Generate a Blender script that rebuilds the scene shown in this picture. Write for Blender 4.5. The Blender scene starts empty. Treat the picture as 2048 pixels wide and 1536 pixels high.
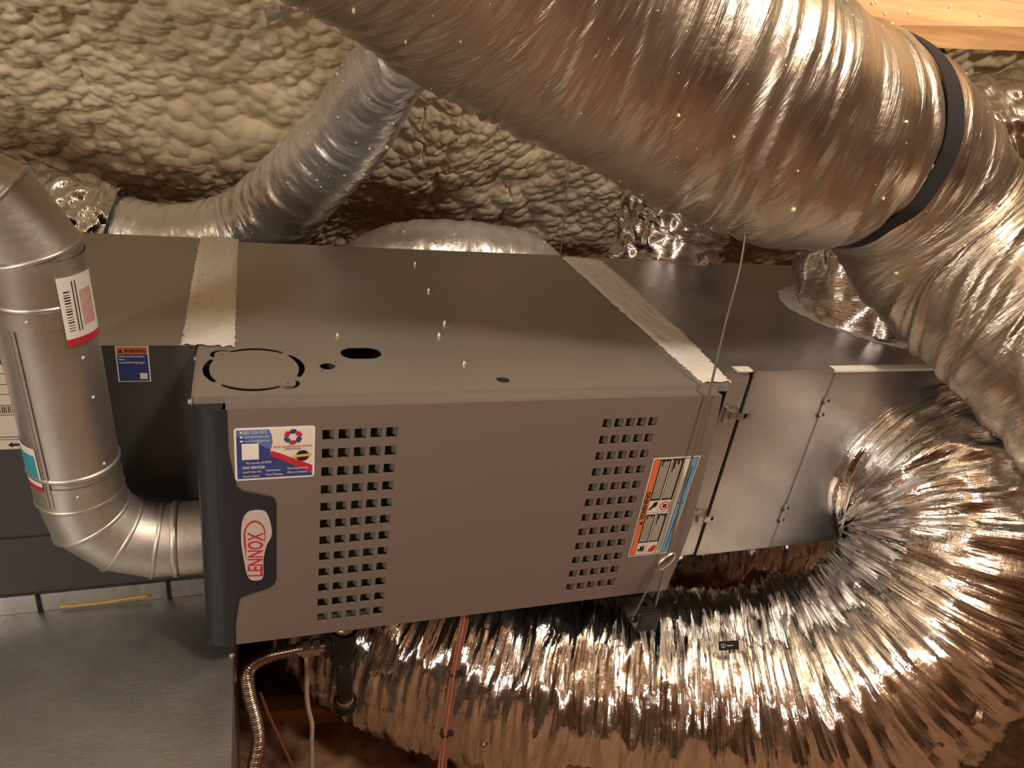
import bpy, bmesh, math, random
import numpy as np
from mathutils import Vector, Matrix
random.seed(7); RNG = np.random.default_rng(7)
SC = bpy.context.scene
COL = SC.collection

# ------------------------------------------------------------------ camera
F = 1475.64                                   # focal length in pixels of a 2048 px wide frame
CAM = np.array([0.076, -0.9294, 0.5072]); YAW, PITCH, ROLL = -0.3787, 1.1084, 0.1553
def rz(a):
    c, s = math.cos(a), math.sin(a); return np.array([[c, -s, 0], [s, c, 0], [0, 0, 1.0]])
def rx(a):
    c, s = math.cos(a), math.sin(a); return np.array([[1.0, 0, 0], [0, c, -s], [0, s, c]])
ROT = rz(YAW) @ rx(PITCH) @ rz(ROLL)
cd = bpy.data.cameras.new('camera'); cam = bpy.data.objects.new('camera', cd); COL.objects.link(cam)
M4 = np.eye(4); M4[:3, :3] = ROT; M4[:3, 3] = CAM
cam.matrix_world = Matrix(M4.tolist())
cd.sensor_fit = 'HORIZONTAL'; cd.sensor_width = 36; cd.lens = 36 * F / 2048; cd.clip_start = 0.02
SC.camera = cam
# ------------------------------------------------------------------ world, lamps, exposure
SC.view_settings.view_transform = 'Standard'; SC.view_settings.look = 'None'
SC.view_settings.exposure = 0.30; SC.view_settings.gamma = 1.0; SC.view_settings.use_curve_mapping = False
w = bpy.data.worlds.new('attic_air'); SC.world = w; w.use_nodes = True
w.node_tree.nodes['Background'].inputs[0].default_value = (0.9, 0.75, 0.58, 1)
w.node_tree.nodes['Background'].inputs[1].default_value = 0.04
def lamp(name, loc, power, col, rad, kind='POINT', aim=None):
    l = bpy.data.lights.new(name, kind); l.energy = power; l.color = col
    if kind == 'AREA': l.size = rad
    else: l.shadow_soft_size = rad
    o = bpy.data.objects.new(name, l); o.location = loc; COL.objects.link(o)
    if aim is not None: o.rotation_euler = (Vector(aim) - Vector(loc)).to_track_quat('-Z', 'Y').to_euler()
    return o
# the attic's own lamps, both well behind the photographer: one under the ridge, one towards the hatch on the left
lamp('ridge_lamp_offscreen', (0.95, -1.00, 1.65), 76, (1.0, 0.90, 0.76), 0.12)
lamp('hatch_lamp_offscreen', (-1.35, -1.45, 0.75), 64, (1.0, 0.92, 0.80), 0.15)

# ------------------------------------------------------------------ pixel helpers (a pixel gives a direction, the plane it lies on gives the distance)
def ray(u, v): return ROT @ np.array([(u - 1024) / F, -(v - 768) / F, -1.0])
def px(u, v, ax, val):
    d = ray(u, v); t = (val - CAM[ax]) / d[ax]; return CAM + t * d
def at(u, v, t): return CAM + t * ray(u, v)

# ------------------------------------------------------------------ material helpers
def mat(name, col, rough=0.5, metal=0.0, spec=0.5):
    m = bpy.data.materials.new(name); m.use_nodes = True
    b = m.node_tree.nodes['Principled BSDF']
    b.inputs['Base Color'].default_value = (*col, 1); b.inputs['Roughness'].default_value = rough
    b.inputs['Metallic'].default_value = metal; b.inputs['Specular IOR Level'].default_value = spec
    return m
def N(m, t, **kw):
    n = m.node_tree.nodes.new(t)
    for k, v in kw.items():
        if k in n.inputs: n.inputs[k].default_value = v
        else: setattr(n, k, v)
    return n
def L(m, a, ao, b, bi): m.node_tree.links.new(a.outputs[ao], b.inputs[bi])
def B(m): return m.node_tree.nodes['Principled BSDF']
def coords(m, kind='Object', scale=(1, 1, 1), rot=(0, 0, 0)):
    tc = N(m, 'ShaderNodeTexCoord'); mp = N(m, 'ShaderNodeMapping'); mp.inputs['Scale'].default_value = scale
    mp.inputs['Rotation'].default_value = rot
    L(m, tc, kind, mp, 'Vector'); return mp
def noise(m, mp, scale, detail=3, rough=0.5, dist=0.0):
    n = N(m, 'ShaderNodeTexNoise'); n.inputs['Scale'].default_value = scale; n.inputs['Detail'].default_value = detail
    n.inputs['Roughness'].default_value = rough; n.inputs['Distortion'].default_value = dist
    L(m, mp, 'Vector', n, 'Vector'); return n
def ramp(m, src, out, stops):
    r = N(m, 'ShaderNodeValToRGB'); e = r.color_ramp.elements
    while len(e) < len(stops): e.new(0.5)
    for i, (p, c) in enumerate(stops):
        e[i].position = p; e[i].color = (*c, 1) if len(c) == 3 else c
    L(m, src, out, r, 'Fac'); return r
def bump(m, src, out, strength, dist, prev=None):
    b = N(m, 'ShaderNodeBump'); b.inputs['Strength'].default_value = strength; b.inputs['Distance'].default_value = dist
    L(m, src, out, b, 'Height')
    if prev: L(m, prev, 'Normal', b, 'Normal')
    L(m, b, 'Normal', B(m), 'Normal'); return b

def mk_foil(name, base, r0, r1, su, sv, b1, b2, metal=1.0):
    m = mat(name, base, 0.2, 1.0)
    mp = coords(m, 'UV', (su, sv, 1)); n1 = noise(m, mp, 1.0, 4, 0.6, 0.6)
    mp2 = coords(m, 'UV', (1, 1, 1)); n2 = noise(m, mp2, 95, 3, 0.55, 0.4)
    n3 = noise(m, mp2, 9, 4, 0.6)
    rr = N(m, 'ShaderNodeMapRange'); rr.inputs['From Min'].default_value = 0.35; rr.inputs['From Max'].default_value = 0.7
    rr.inputs['To Min'].default_value = r0; rr.inputs['To Max'].default_value = r1
    L(m, n3, 'Fac', rr, 'Value'); L(m, rr, 'Result', B(m), 'Roughness')
    B(m).inputs['Metallic'].default_value = metal
    p = bump(m, n1, 'Fac', b1, 0.004); bump(m, n2, 'Fac', b2, 0.0025, p)
    return m
M = {}
M['foil_dull'] = mk_foil('foil_dusty', (0.60, 0.53, 0.45), 0.30, 0.46, 60, 5, 0.9, 0.35)
M['foil_bright'] = mk_foil('foil_bright', (0.86, 0.84, 0.82), 0.05, 0.17, 110, 7, 0.9, 0.25)
M['foil_silver'] = mk_foil('foil_silver', (0.80, 0.80, 0.78), 0.2, 0.38, 55, 8, 0.5, 0.3, 0.72)

def mk_foam(name, c0, c1, c2):
    m = mat(name, c1, 0.62)
    mp = coords(m, 'Object'); n = noise(m, mp, 3.0, 5, 0.6)
    r = ramp(m, n, 'Fac', [(0.3, c0), (0.5, c1), (0.7, c2)]); L(m, r, 'Color', B(m), 'Base Color')
    n2 = noise(m, mp, 160, 3, 0.6); bump(m, n2, 'Fac', 0.25, 0.002)
    return m
M['foam'] = mk_foam('spray_foam', (0.81, 0.65, 0.41), (0.86, 0.72, 0.50), (0.90, 0.79, 0.60))
M['deck'] = mk_foam('dark_for_reflections', (0.13, 0.065, 0.035), (0.2, 0.11, 0.06), (0.3, 0.18, 0.10))  # brown of the unseen attic sides, chosen to darken what the foil reflects
M['foam_speck'] = mat('foam_speck', (0.82, 0.70, 0.46), 0.6)
m = M['floor'] = mat('attic_floor_fill', (0.32, 0.15, 0.07), 0.9)
mp = coords(m, 'Object'); n = noise(m, mp, 14, 6, 0.65)
r = ramp(m, n, 'Fac', [(0.3, (0.09, 0.045, 0.025)), (0.5, (0.24, 0.13, 0.075)), (0.72, (0.38, 0.23, 0.13))]); L(m, r, 'Color', B(m), 'Base Color')
bump(m, n, 'Fac', 0.6, 0.02)

def mk_galv(name, col, r0, r1, bs=0.08):
    m = mat(name, col, 0.35, 0.95)
    mp = coords(m, 'Object', (1, 1, 1)); n = noise(m, mp, 7, 5, 0.6)
    mp2 = coords(m, 'Object', (60, 400, 400)); n2 = noise(m, mp2, 1.0, 2, 0.5)
    v = N(m, 'ShaderNodeTexVoronoi'); v.inputs['Scale'].default_value = 110; L(m, mp, 'Vector', v, 'Vector')
    mx = N(m, 'ShaderNodeMixRGB', blend_type='MULTIPLY'); mx.inputs['Fac'].default_value = 0.10
    mx.inputs['Color1'].default_value = (*col, 1); L(m, v, 'Color', mx, 'Color2')
    L(m, mx, 'Color', B(m), 'Base Color')
    rr = N(m, 'ShaderNodeMapRange'); rr.inputs['From Min'].default_value = 0.3; rr.inputs['From Max'].default_value = 0.7
    rr.inputs['To Min'].default_value = r0; rr.inputs['To Max'].default_value = r1
    L(m, n, 'Fac', rr, 'Value'); L(m, rr, 'Result', B(m), 'Roughness')
    p = bump(m, n2, 'Fac', bs, 0.001); bump(m, n, 'Fac', 0.14, 0.02, p)
    return m
M['galv'] = mk_galv('galvanised_sheet', (0.58, 0.57, 0.56), 0.30, 0.48)
M['galv_pipe'] = mk_galv('galvanised_pipe', (0.64, 0.62, 0.58), 0.36, 0.52, 0.05)
M['galv_dull'] = mk_galv('galvanised_dull', (0.36, 0.36, 0.35), 0.42, 0.58, 0.3)

def mk_paint(name, col, rough, metal, scale=(300, 20, 300)):
    m = mat(name, col, rough, metal)
    mp = coords(m, 'Object', scale); n = noise(m, mp, 1.0, 2, 0.5); bump(m, n, 'Fac', 0.06, 0.0006)
    return m
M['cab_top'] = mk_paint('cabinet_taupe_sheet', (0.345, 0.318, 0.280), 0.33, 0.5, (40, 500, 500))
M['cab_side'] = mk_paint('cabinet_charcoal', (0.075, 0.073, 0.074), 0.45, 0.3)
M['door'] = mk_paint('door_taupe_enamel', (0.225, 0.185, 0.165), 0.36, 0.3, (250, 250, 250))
M['accent'] = mk_paint('door_accent_black', (0.018, 0.019, 0.026), 0.42, 0.0)
M['black'] = mat('black_webbing', (0.012, 0.012, 0.016), 0.75)
M['blackiron'] = mat('black_iron', (0.028, 0.022, 0.02), 0.42, 0.5)
M['brass'] = mat('brass_thread', (0.55, 0.45, 0.24), 0.35, 0.9)
M['steel'] = mat('steel', (0.6, 0.58, 0.55), 0.28, 1.0)
M['screw'] = mat('screw_steel', (0.62, 0.58, 0.52), 0.35, 0.9)
M['cable'] = mat('wire_rope', (0.30, 0.28, 0.26), 0.45, 0.8)
M['corr'] = mat('corrugated_steel', (0.58, 0.47, 0.38), 0.24, 1.0)
M['white'] = mat('sticker_white', (0.80, 0.76, 0.70), 0.4)
M['cream'] = mat('sticker_cream', (0.74, 0.66, 0.56), 0.4)
M['red'] = mat('print_red', (0.50, 0.025, 0.045), 0.4)
M['navy'] = mat('print_navy', (0.035, 0.055, 0.20), 0.4)
M['blue'] = mat('print_blue', (0.10, 0.17, 0.42), 0.4)
M['sky'] = mat('print_sky_blue', (0.13, 0.36, 0.58), 0.4)
M['teal'] = mat('print_teal', (0.05, 0.33, 0.40), 0.4)
M['orange'] = mat('print_orange', (0.70, 0.16, 0.05), 0.4)
M['gold'] = mat('print_gold', (0.75, 0.42, 0.08), 0.4)
M['ink'] = mat('print_ink', (0.018, 0.016, 0.022), 0.45)
M['silverbadge'] = mat('badge_silver', (0.62, 0.57, 0.53), 0.35, 0.25)
M['cord'] = mat('cord_white', (0.62, 0.50, 0.40), 0.5)
M['wire'] = mat('wire_brown', (0.26, 0.09, 0.055), 0.45)
M['yellow'] = mat('fibreglass_yellow', (0.75, 0.48, 0.06), 0.8)
M['pink'] = mat('liner_pink', (0.42, 0.2, 0.17), 0.6)
m = M['mastic'] = mat('mastic_white', (0.76, 0.74, 0.67), 0.65)
mp = coords(m, 'Object', (60, 9, 60)); n = noise(m, mp, 1.5, 4, 0.6); mpb = coords(m, 'Object'); nb = noise(m, mpb, 55, 4, 0.6)
r = ramp(m, nb, 'Fac', [(0.25, (0.5, 0.47, 0.4)), (0.36, (0.74, 0.71, 0.64)), (0.7, (0.80, 0.78, 0.72))]); L(m, r, 'Color', B(m), 'Base Color')
p = bump(m, n, 'Fac', 0.5, 0.004); bump(m, nb, 'Fac', 0.4, 0.003, p)
def mk_wood(name, c0, c1, axis_scale):
    m = mat(name, c0, 0.6); mp = coords(m, 'Object', axis_scale); n = noise(m, mp, 1.0, 4, 0.6, 0.5)
    r = ramp(m, n, 'Fac', [(0.35, c0), (0.65, c1)]); L(m, r, 'Color', B(m), 'Base Color'); bump(m, n, 'Fac', 0.15, 0.002); return m
M['wood'] = mk_wood('pine', (0.52, 0.27, 0.11), (0.72, 0.45, 0.21), (6, 6, 110))
M['wood_floor'] = mk_wood('pine_old', (0.36, 0.17, 0.07), (0.5, 0.27, 0.12), (5, 40, 40))

# ------------------------------------------------------------------ object helpers
def link(name, me, material, parent=None, smooth=False):
    o = bpy.data.objects.new(name, me); COL.objects.link(o)
    if material is not None and not me.materials: me.materials.append(M[material] if isinstance(material, str) else material)
    if smooth: me.polygons.foreach_set('use_smooth', [True] * len(me.polygons))
    if parent is not None:
        o.parent = parent
        base = Vector((0, 0, 0)); q = parent
        while q is not None: base += q.location; q = q.parent
        o.location = -base
    return o
def tag(o, label, cat=None, group=None, kind=None):
    o['label'] = label
    if cat: o['category'] = cat
    if group: o['group'] = group
    if kind: o['kind'] = kind
    return o
def thing(name, label, cat, loc=(0, 0, 0), group=None):
    o = bpy.data.objects.new(name, None); o.empty_display_size = 0.05; o.location = loc; COL.objects.link(o)
    return tag(o, label, cat, group)
def mesh(verts, faces, name='mesh'):
    me = bpy.data.meshes.new(name); me.from_pydata([tuple(map(float, v)) for v in verts], [], faces); me.update(); return me
def bm_mesh(bm, name='mesh'):
    bmesh.ops.recalc_face_normals(bm, faces=bm.faces); me = bpy.data.meshes.new(name); bm.to_mesh(me); bm.free(); return me
def add_box(bm, x0, x1, y0, y1, z0, z1, bev=0.0, mtx=None):
    r = bmesh.ops.create_cube(bm, size=1.0); vs = r['verts']
    bmesh.ops.scale(bm, vec=(x1 - x0, y1 - y0, z1 - z0), verts=vs)
    bmesh.ops.translate(bm, vec=((x0 + x1) / 2, (y0 + y1) / 2, (z0 + z1) / 2), verts=vs)
    if bev:
        es = list({e for v in vs for e in v.link_edges})
        out = bmesh.ops.bevel(bm, geom=es, offset=bev, segments=2, affect='EDGES', profile=0.6); vs = list({v for f in out['faces'] for v in f.verts} | {v for v in vs if v.is_valid})
    if mtx is not None: bmesh.ops.transform(bm, matrix=mtx, verts=vs)
    return vs
def box(name, material, x0, x1, y0, y1, z0, z1, parent=None, bev=0.0, mtx=None):
    bm = bmesh.new(); add_box(bm, x0, x1, y0, y1, z0, z1, bev, mtx); return link(name, bm_mesh(bm, name), material, parent)
def add_cyl(bm, a, b, r, seg=16, r2=None, cap=True):
    a, b = Vector(a), Vector(b); d = b - a; q = d.to_track_quat('Z', 'Y').to_matrix().to_4x4()
    bmesh.ops.create_cone(bm, cap_ends=cap, segments=seg, radius1=r, radius2=r if r2 is None else r2, depth=d.length, matrix=Matrix.Translation((a + b) / 2) @ q)
def cyl(name, material, a, b, r, parent=None, seg=20, r2=None, smooth=True):
    bm = bmesh.new(); add_cyl(bm, a, b, r, seg, r2); o = link(name, bm_mesh(bm, name), material, parent)
    if smooth and seg > 8:
        for f in o.data.polygons: f.use_smooth = len(f.vertices) == 4
    return o
def spline(P, step):
    P = np.array(P, float); P = np.vstack([2 * P[0] - P[1], P, 2 * P[-1] - P[-2]]); out = []
    for i in range(1, len(P) - 2):
        t = np.linspace(0, 1, 24, endpoint=False)[:, None]; a, b, c, d = P[i - 1:i + 3]
        out.append(.5 * ((2 * b) + (c - a) * t + (2 * a - 5 * b + 4 * c - d) * t * t + (3 * b - a - 3 * c + d) * t ** 3))
    out = np.vstack(out + [P[-2][None]])
    s = np.concatenate([[0], np.cumsum(np.linalg.norm(np.diff(out, axis=0), axis=1))])
    n = max(2, int(round(s[-1] / step))); q = np.linspace(0, s[-1], n + 1)
    return np.stack([np.interp(q, s, out[:, k]) for k in range(3)], 1), q
def frames(C):
    T = np.gradient(C, axis=0); T /= np.linalg.norm(T, axis=1)[:, None]
    up = np.array([0, 0, 1.0]) if abs(T[0, 2]) < 0.9 else np.array([1.0, 0, 0])
    n = up - T[0] * (up @ T[0]); n /= np.linalg.norm(n); Nn = [n]
    for i in range(1, len(C)):
        n = Nn[-1] - T[i] * (Nn[-1] @ T[i]); Nn.append(n / np.linalg.norm(n))
    Nn = np.array(Nn); return T, Nn, np.cross(T, Nn)
def grid_faces(nu, nv, closed):
    i = np.arange(nu - 1)[:, None]; j = np.arange(nv if closed else nv - 1)[None]
    jn = (j + 1) % nv
    return np.stack([i * nv + j, i * nv + jn, (i + 1) * nv + jn, (i + 1) * nv + j], -1).reshape(-1, 4)
def np_mesh(V, Fq, name, uv=None, smooth=True):
    V = np.asarray(V, np.float32).reshape(-1, 3); Fq = np.asarray(Fq, np.int32)
    me = bpy.data.meshes.new(name); k = Fq.shape[1]
    me.vertices.add(len(V)); me.vertices.foreach_set('co', V.ravel())
    me.loops.add(Fq.size); me.loops.foreach_set('vertex_index', Fq.ravel())
    me.polygons.add(len(Fq)); me.polygons.foreach_set('loop_start', np.arange(0, Fq.size, k, dtype=np.int32))
    me.polygons.foreach_set('loop_total', np.full(len(Fq), k, np.int32))
    me.polygons.foreach_set('use_smooth', np.full(len(Fq), smooth, bool))
    me.update(calc_edges=True)
    if uv is not None:
        l = me.uv_layers.new(name='UVMap'); l.data.foreach_set('uv', np.asarray(uv, np.float32)[Fq.ravel()].ravel())
    me.validate(); return me
TAB = RNG.random((256, 256))
def lat(u, v, seed=0, pv=None, smooth=True):
    """lattice noise in 0..1; pv makes it periodic in v; smooth=False leaves sharp creases"""
    iu = np.floor(u).astype(int); iv = np.floor(v).astype(int); fu = u - iu; fv = v - iv
    if smooth: fu = fu * fu * (3 - 2 * fu); fv = fv * fv * (3 - 2 * fv)
    def h(a, b):
        if pv: b = b % pv
        return TAB[(a * 17 + b * 5 + seed * 31 + (b // 16) * 7) % 256, (a * 3 + b * 29 + seed * 11) % 256]
    return (h(iu, iv) * (1 - fu) + h(iu + 1, iv) * fu) * (1 - fv) + (h(iu, iv + 1) * (1 - fu) + h(iu + 1, iv + 1) * fu) * fv
def ridge(x): return 1 - np.abs(2 * x - 1)
def tube(name, ctrl, rad, du, nv, disp, material, parent=None, smooth=True, caps=False):
    C, s = spline(ctrl, du); T, Nn, Bn = frames(C); nu = len(C)
    a = np.linspace(0, 2 * math.pi, nv, endpoint=False)
    R = np.interp(s / s[-1], np.linspace(0, 1, len(rad)), rad) if np.ndim(rad) else np.full(nu, rad)
    S, A = np.meshgrid(s, a, indexing='ij'); rr = R[:, None] + (disp(S, A, R[:, None]) if disp else 0)
    V = C[:, None] + rr[..., None] * (np.cos(A)[..., None] * Nn[:, None] + np.sin(A)[..., None] * Bn[:, None])
    V = V.reshape(-1, 3); Fq = grid_faces(nu, nv, True)
    # duplicated seam is avoided: the uv runs round the tube and mirrors at the half turn
    uvv = np.abs(A - math.pi) * float(np.mean(R))
    uv = np.stack([S, uvv], -1).reshape(-1, 2)
    me = np_mesh(V, Fq, name, uv, smooth)
    if caps:
        bm = bmesh.new(); bm.from_mesh(me); bm.verts.ensure_lookup_table()
        bm.faces.new([bm.verts[i] for i in range(nv)][::-1]); bm.faces.new([bm.verts[(nu - 1) * nv + i] for i in range(nv)]); bm.to_mesh(me); bm.free()
    o = link(name, me, material, parent)
    return o, (C, s, T, Nn, Bn, R, V.reshape(nu, nv, 3))
def poly_curve(name, material, loops, plane, depth, parent=None, extrude=0.0005):
    """filled flat shape with holes; loops of (a,b); plane 'front' maps to x,z at y=depth, 'top' maps to x,y at z=depth"""
    cu = bpy.data.curves.new(name, 'CURVE'); cu.dimensions = '2D'; cu.fill_mode = 'BOTH'; cu.extrude = extrude
    for lp in loops:
        sp = cu.splines.new('POLY'); sp.points.add(len(lp) - 1); sp.use_cyclic_u = True
        for i, (a_, b_) in enumerate(lp): sp.points[i].co = (a_, b_, 0, 1)
    return flat_obj(name, cu, material, plane, depth, parent)
def flat_obj(name, cu, material, plane, depth, parent, rot=0.0, loc=(0, 0)):
    tmp = bpy.data.objects.new('tmp', cu); COL.objects.link(tmp)
    dg = bpy.context.evaluated_depsgraph_get(); me = bpy.data.meshes.new_from_object(tmp.evaluated_get(dg))
    bpy.data.objects.remove(tmp); bpy.data.curves.remove(cu)
    co = np.empty(len(me.vertices) * 3, np.float32); me.vertices.foreach_get('co', co); co = co.reshape(-1, 3).copy()
    c, s = math.cos(rot), math.sin(rot); X = co[:, 0] * c - co[:, 1] * s + loc[0]; Y = co[:, 0] * s + co[:, 1] * c + loc[1]
    if plane == 'front': out = np.stack([X, depth - co[:, 2], Y], 1)
    else: out = np.stack([X, Y, depth + co[:, 2]], 1)
    me.vertices.foreach_set('co', out.astype(np.float32).ravel()); me.name = name; me.materials.clear(); me.update()
    return link(name, me, material, parent)
def text_obj(name, body, size, loc, depth, material, parent, rot=0.0, bold=0.0, sx=1.0, shear=0.0, align='LEFT', plane='front'):
    cu = bpy.data.curves.new(name, 'FONT'); cu.body = body; cu.size = size; cu.offset = bold; cu.shear = shear; cu.align_x = align
    cu.fill_mode = 'FRONT'; cu.extrude = 0.0; cu.resolution_u = 3
    tmp = bpy.data.objects.new('tmp', cu); COL.objects.link(tmp); dg = bpy.context.evaluated_depsgraph_get()
    me = bpy.data.meshes.new_from_object(tmp.evaluated_get(dg)); bpy.data.objects.remove(tmp); bpy.data.curves.remove(cu)
    co = np.empty(len(me.vertices) * 3, np.float32); me.vertices.foreach_get('co', co); co = co.reshape(-1, 3).copy(); co[:, 0] *= sx
    c, s = math.cos(rot), math.sin(rot); X = co[:, 0] * c - co[:, 1] * s + loc[0]; Y = co[:, 0] * s + co[:, 1] * c + loc[1]
    out = np.stack([X, np.full(len(X), depth), Y], 1)
    me.vertices.foreach_set('co', out.astype(np.float32).ravel()); me.materials.clear(); me.update()
    return link(name, me, material, parent)
def rrect(x0, x1, y0, y1, r, n=5):
    out = []
    for cx, cy, a0 in ((x1 - r, y1 - r, 0), (x0 + r, y1 - r, 90), (x0 + r, y0 + r, 180), (x1 - r, y0 + r, 270)):
        for k in range(n + 1):
            a = math.radians(a0 + 90 * k / n); out.append((cx + r * math.cos(a), cy + r * math.sin(a)))
    return out
def circ(cx, cy, r, n=24, ry=None): return [(cx + r * math.cos(2 * math.pi * k / n), cy + (ry or r) * math.sin(2 * math.pi * k / n)) for k in range(n)]
def arc_slot(cx, cy, r, w0, a0, a1, n=18, taper=0.0):
    """banana slot; width w0 at the middle, narrower at the ends"""
    o_, i_ = [], []
    for k in range(n + 1):
        t = k / n; a = math.radians(a0 + (a1 - a0) * t); wd = w0 * (1 - taper * abs(2 * t - 1) ** 2) / 2
        o_.append((cx + (r + wd) * math.cos(a), cy + (r + wd) * math.sin(a))); i_.append((cx + (r - wd) * math.cos(a), cy + (r - wd) * math.sin(a)))
    return o_ + i_[::-1]
def closed_spline(P, n=8):
    P = np.array(P, float); k = len(P); out = []
    for i in range(k):
        a, b, c, d = P[i - 1], P[i], P[(i + 1) % k], P[(i + 2) % k]
        for t in np.linspace(0, 1, n, endpoint=False): out.append(.5 * ((2 * b) + (c - a) * t + (2 * a - 5 * b + 4 * c - d) * t * t + (3 * b - a - 3 * c + d) * t ** 3))
    return [tuple(q) for q in out]
def wire(name, pts, r, material, parent=None, step=0.012, seg=10, caps=True):
    return tube(name, pts, r, step, seg, None, material, parent, caps=caps)[0]
# ------------------------------------------------------------------ the attic shell
SL = 0.85; NRM = np.array([0, -SL, -1.0]) / math.hypot(SL, 1)          # points into the attic
def roof_z(y): return -0.25 + (1.70 - y) * SL
def cells(x, s, size, seed, stretch=1.0, ang=0.0):
    """squared distance to the nearest jittered cell point: round puffs with sharp valleys"""
    c, sn = math.cos(ang), math.sin(ang); X = (x * c - s * sn) / size; Y = (x * sn + s * c) / size / stretch
    ix, iy = np.floor(X).astype(int), np.floor(Y).astype(int); best = np.full(X.shape, 9.0)
    for a in (-1, 0, 1):
        for b in (-1, 0, 1):
            hx = TAB[(ix + a + seed * 7) % 256, (iy + b + seed * 13) % 256]; hy = TAB[(ix + a + 91 + seed) % 256, (iy + b + 57) % 256]
            best = np.minimum(best, (ix + a + hx - X) ** 2 + (iy + b + hy - Y) ** 2)
    return best
def foam_base(x, y):
    s = y * math.hypot(SL, 1)
    wx = x + 0.04 * (lat(x * 5, s * 5, 3) - .5) + 0.010 * (lat(x * 14, s * 14, 4) - .5)
    ws = s + 0.04 * (lat(x * 5, s * 5, 5) - .5) + 0.010 * (lat(x * 14, s * 14, 6) - .5)
    big = lat(x * 2.2, s * 2.2, 1); mid = lat(x * 4.5 + 3, s * 4.5, 2); right = np.clip((x - 0.55) / 0.3, 0, 1)
    h = 0.07 * (big - .5) + 0.03 * (mid - .5)
    k1 = np.clip((lat(x * 3.1 + 9, s * 3.1, 8) - .35) * 2.2, 0.12, 1)
    h += (0.026 + 0.012 * right) * k1 * (0.8 - cells(wx, ws, 0.095, 1, 1.5, 0.5))
    h += (0.022 + 0.002 * right) * (0.8 - cells(wx, ws, 0.042 + 0.0 * right, 2, 1.35, -0.4)) * (1.15 - 0.5 * k1)
    h += 0.0085 * (0.8 - cells(wx, ws, 0.019, 3, 1.2, 0.2)) * (1.2 - k1)
    return h
def foam_pt(u, v, lift=0.0):
    d = ray(u, v); t = 2.0
    for _ in range(25):
        h = float(foam_base(np.array([CAM[0] + t * d[0]]), np.array([CAM[1] + t * d[1]]))[0]) + lift
        q = np.array([0, 1.70, -0.25]) + h * NRM
        t = ((q - CAM) @ NRM) / (d @ NRM)
    return CAM + t * d
# cracks: ragged clefts cut into the foam surface itself
KS = math.hypot(SL, 1); CLEFTS = []
for pts, wd in (([(765, 405), (815, 396), (850, 382), (870, 362), (905, 360), (940, 350)], .009), ([(925, 200), (925, 225), (915, 250)], .008),
                ([(1008, 362), (1022, 382)], .009), ([(838, 330), (848, 300), (830, 290)], .007), ([(690, 478), (715, 468), (735, 485)], .008),
                ([(865, 312), (885, 302), (905, 300), (920, 285)], .008), ([(838, 265), (845, 240), (850, 222)], .006)):
    P = []
    for (a, b) in zip(pts[:-1], pts[1:]):
        k = max(2, int(math.hypot(b[0] - a[0], b[1] - a[1]) / 7))
        P += [(a[0] + (b[0] - a[0]) * i / k + random.uniform(-2, 2), a[1] + (b[1] - a[1]) * i / k + random.uniform(-2, 2)) for i in range(k)]
    W3 = [foam_pt(*q) for q in P + [pts[-1]]]; CLEFTS.append(([(q[0], q[1] * KS) for q in W3], wd))
def foam_h(x, y):
    h = foam_base(x, y); s = y * KS
    for P, wd in CLEFTS:
        d = np.full(np.shape(x), 9.0); n = len(P) - 1
        for i in range(n):
            (ax_, ay_), (bx, by) = P[i], P[i + 1]; ex, ey = bx - ax_, by - ay_; t = np.clip(((x - ax_) * ex + (s - ay_) * ey) / (ex * ex + ey * ey), 0, 1)
            nar = 0.45 + 0.55 * math.sin(math.pi * (i + .5) / n)
            d = np.minimum(d, np.hypot(x - ax_ - t * ex, s - ay_ - t * ey) / nar)
        h = h - 0.026 * np.clip(1 - d / (wd * 0.65), 0, 1)
    return h
def axis(a, b, lo, hi, dense, coarse, flo=None, fhi=None, fine=None):
    parts = [np.arange(a, lo, coarse), np.arange(lo, hi, dense), np.arange(hi, b + coarse / 2, coarse)]
    if fine:
        parts[1] = parts[1][(parts[1] < flo) | (parts[1] > fhi)]; parts.append(np.arange(flo, fhi, fine))
    return np.unique(np.round(np.concatenate(parts), 5))
xs = axis(-2.2, 3.8, -1.0, 2.5, 0.0062, 0.05, 0.30, 1.00, 0.0030); ys = axis(-1.0, 2.72, 0.40, 2.05, 0.0052, 0.04, 0.78, 1.72, 0.0028)
X, Y = np.meshgrid(xs, ys, indexing='ij')
V = np.stack([X, Y, roof_z(Y)], -1) + foam_h(X, Y)[..., None] * NRM
o = link('ceiling', np_mesh(V, grid_faces(len(xs), len(ys), False), 'ceiling'), 'foam'); o['kind'] = 'structure'
o['label'] = 'sloping roof deck covered with lumpy cream spray foam'
xs2 = np.linspace(-2.2, 3.8, 60); ys2 = np.linspace(-4.7, -1.0, 40)
X, Y = np.meshgrid(xs2, ys2, indexing='ij'); Z = roof_z(-2.0 - Y) - 0.05 * lat(X * 3, Y * 3, 7)
o = link('wall_front', np_mesh(np.stack([X, Y, Z], -1), grid_faces(60, 40, False), 'wall_front'), 'deck'); o['kind'] = 'structure'
for nm, x in (('wall_left', -2.2), ('wall_right', 3.8)):
    o = link(nm, mesh([(x, 2.75, -1.1), (x, -4.75, -1.1), (x, -1.0, roof_z(-1.0))], [(0, 1, 2)]), 'deck'); o['kind'] = 'structure'
FZ = -1.02
xs = axis(-2.2, 3.8, -0.1, 2.2, 0.012, 0.06); ys = axis(-4.7, 2.75, -0.5, 0.9, 0.012, 0.08)
X, Y = np.meshgrid(xs, ys, indexing='ij')
Z = FZ + 0.05 * (lat(X * 6, Y * 6, 11) - .5) + 0.018 * (lat(X * 22, Y * 22, 12) - .5) + 0.012 * ridge(lat(X * 45, Y * 30, 13))
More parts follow.
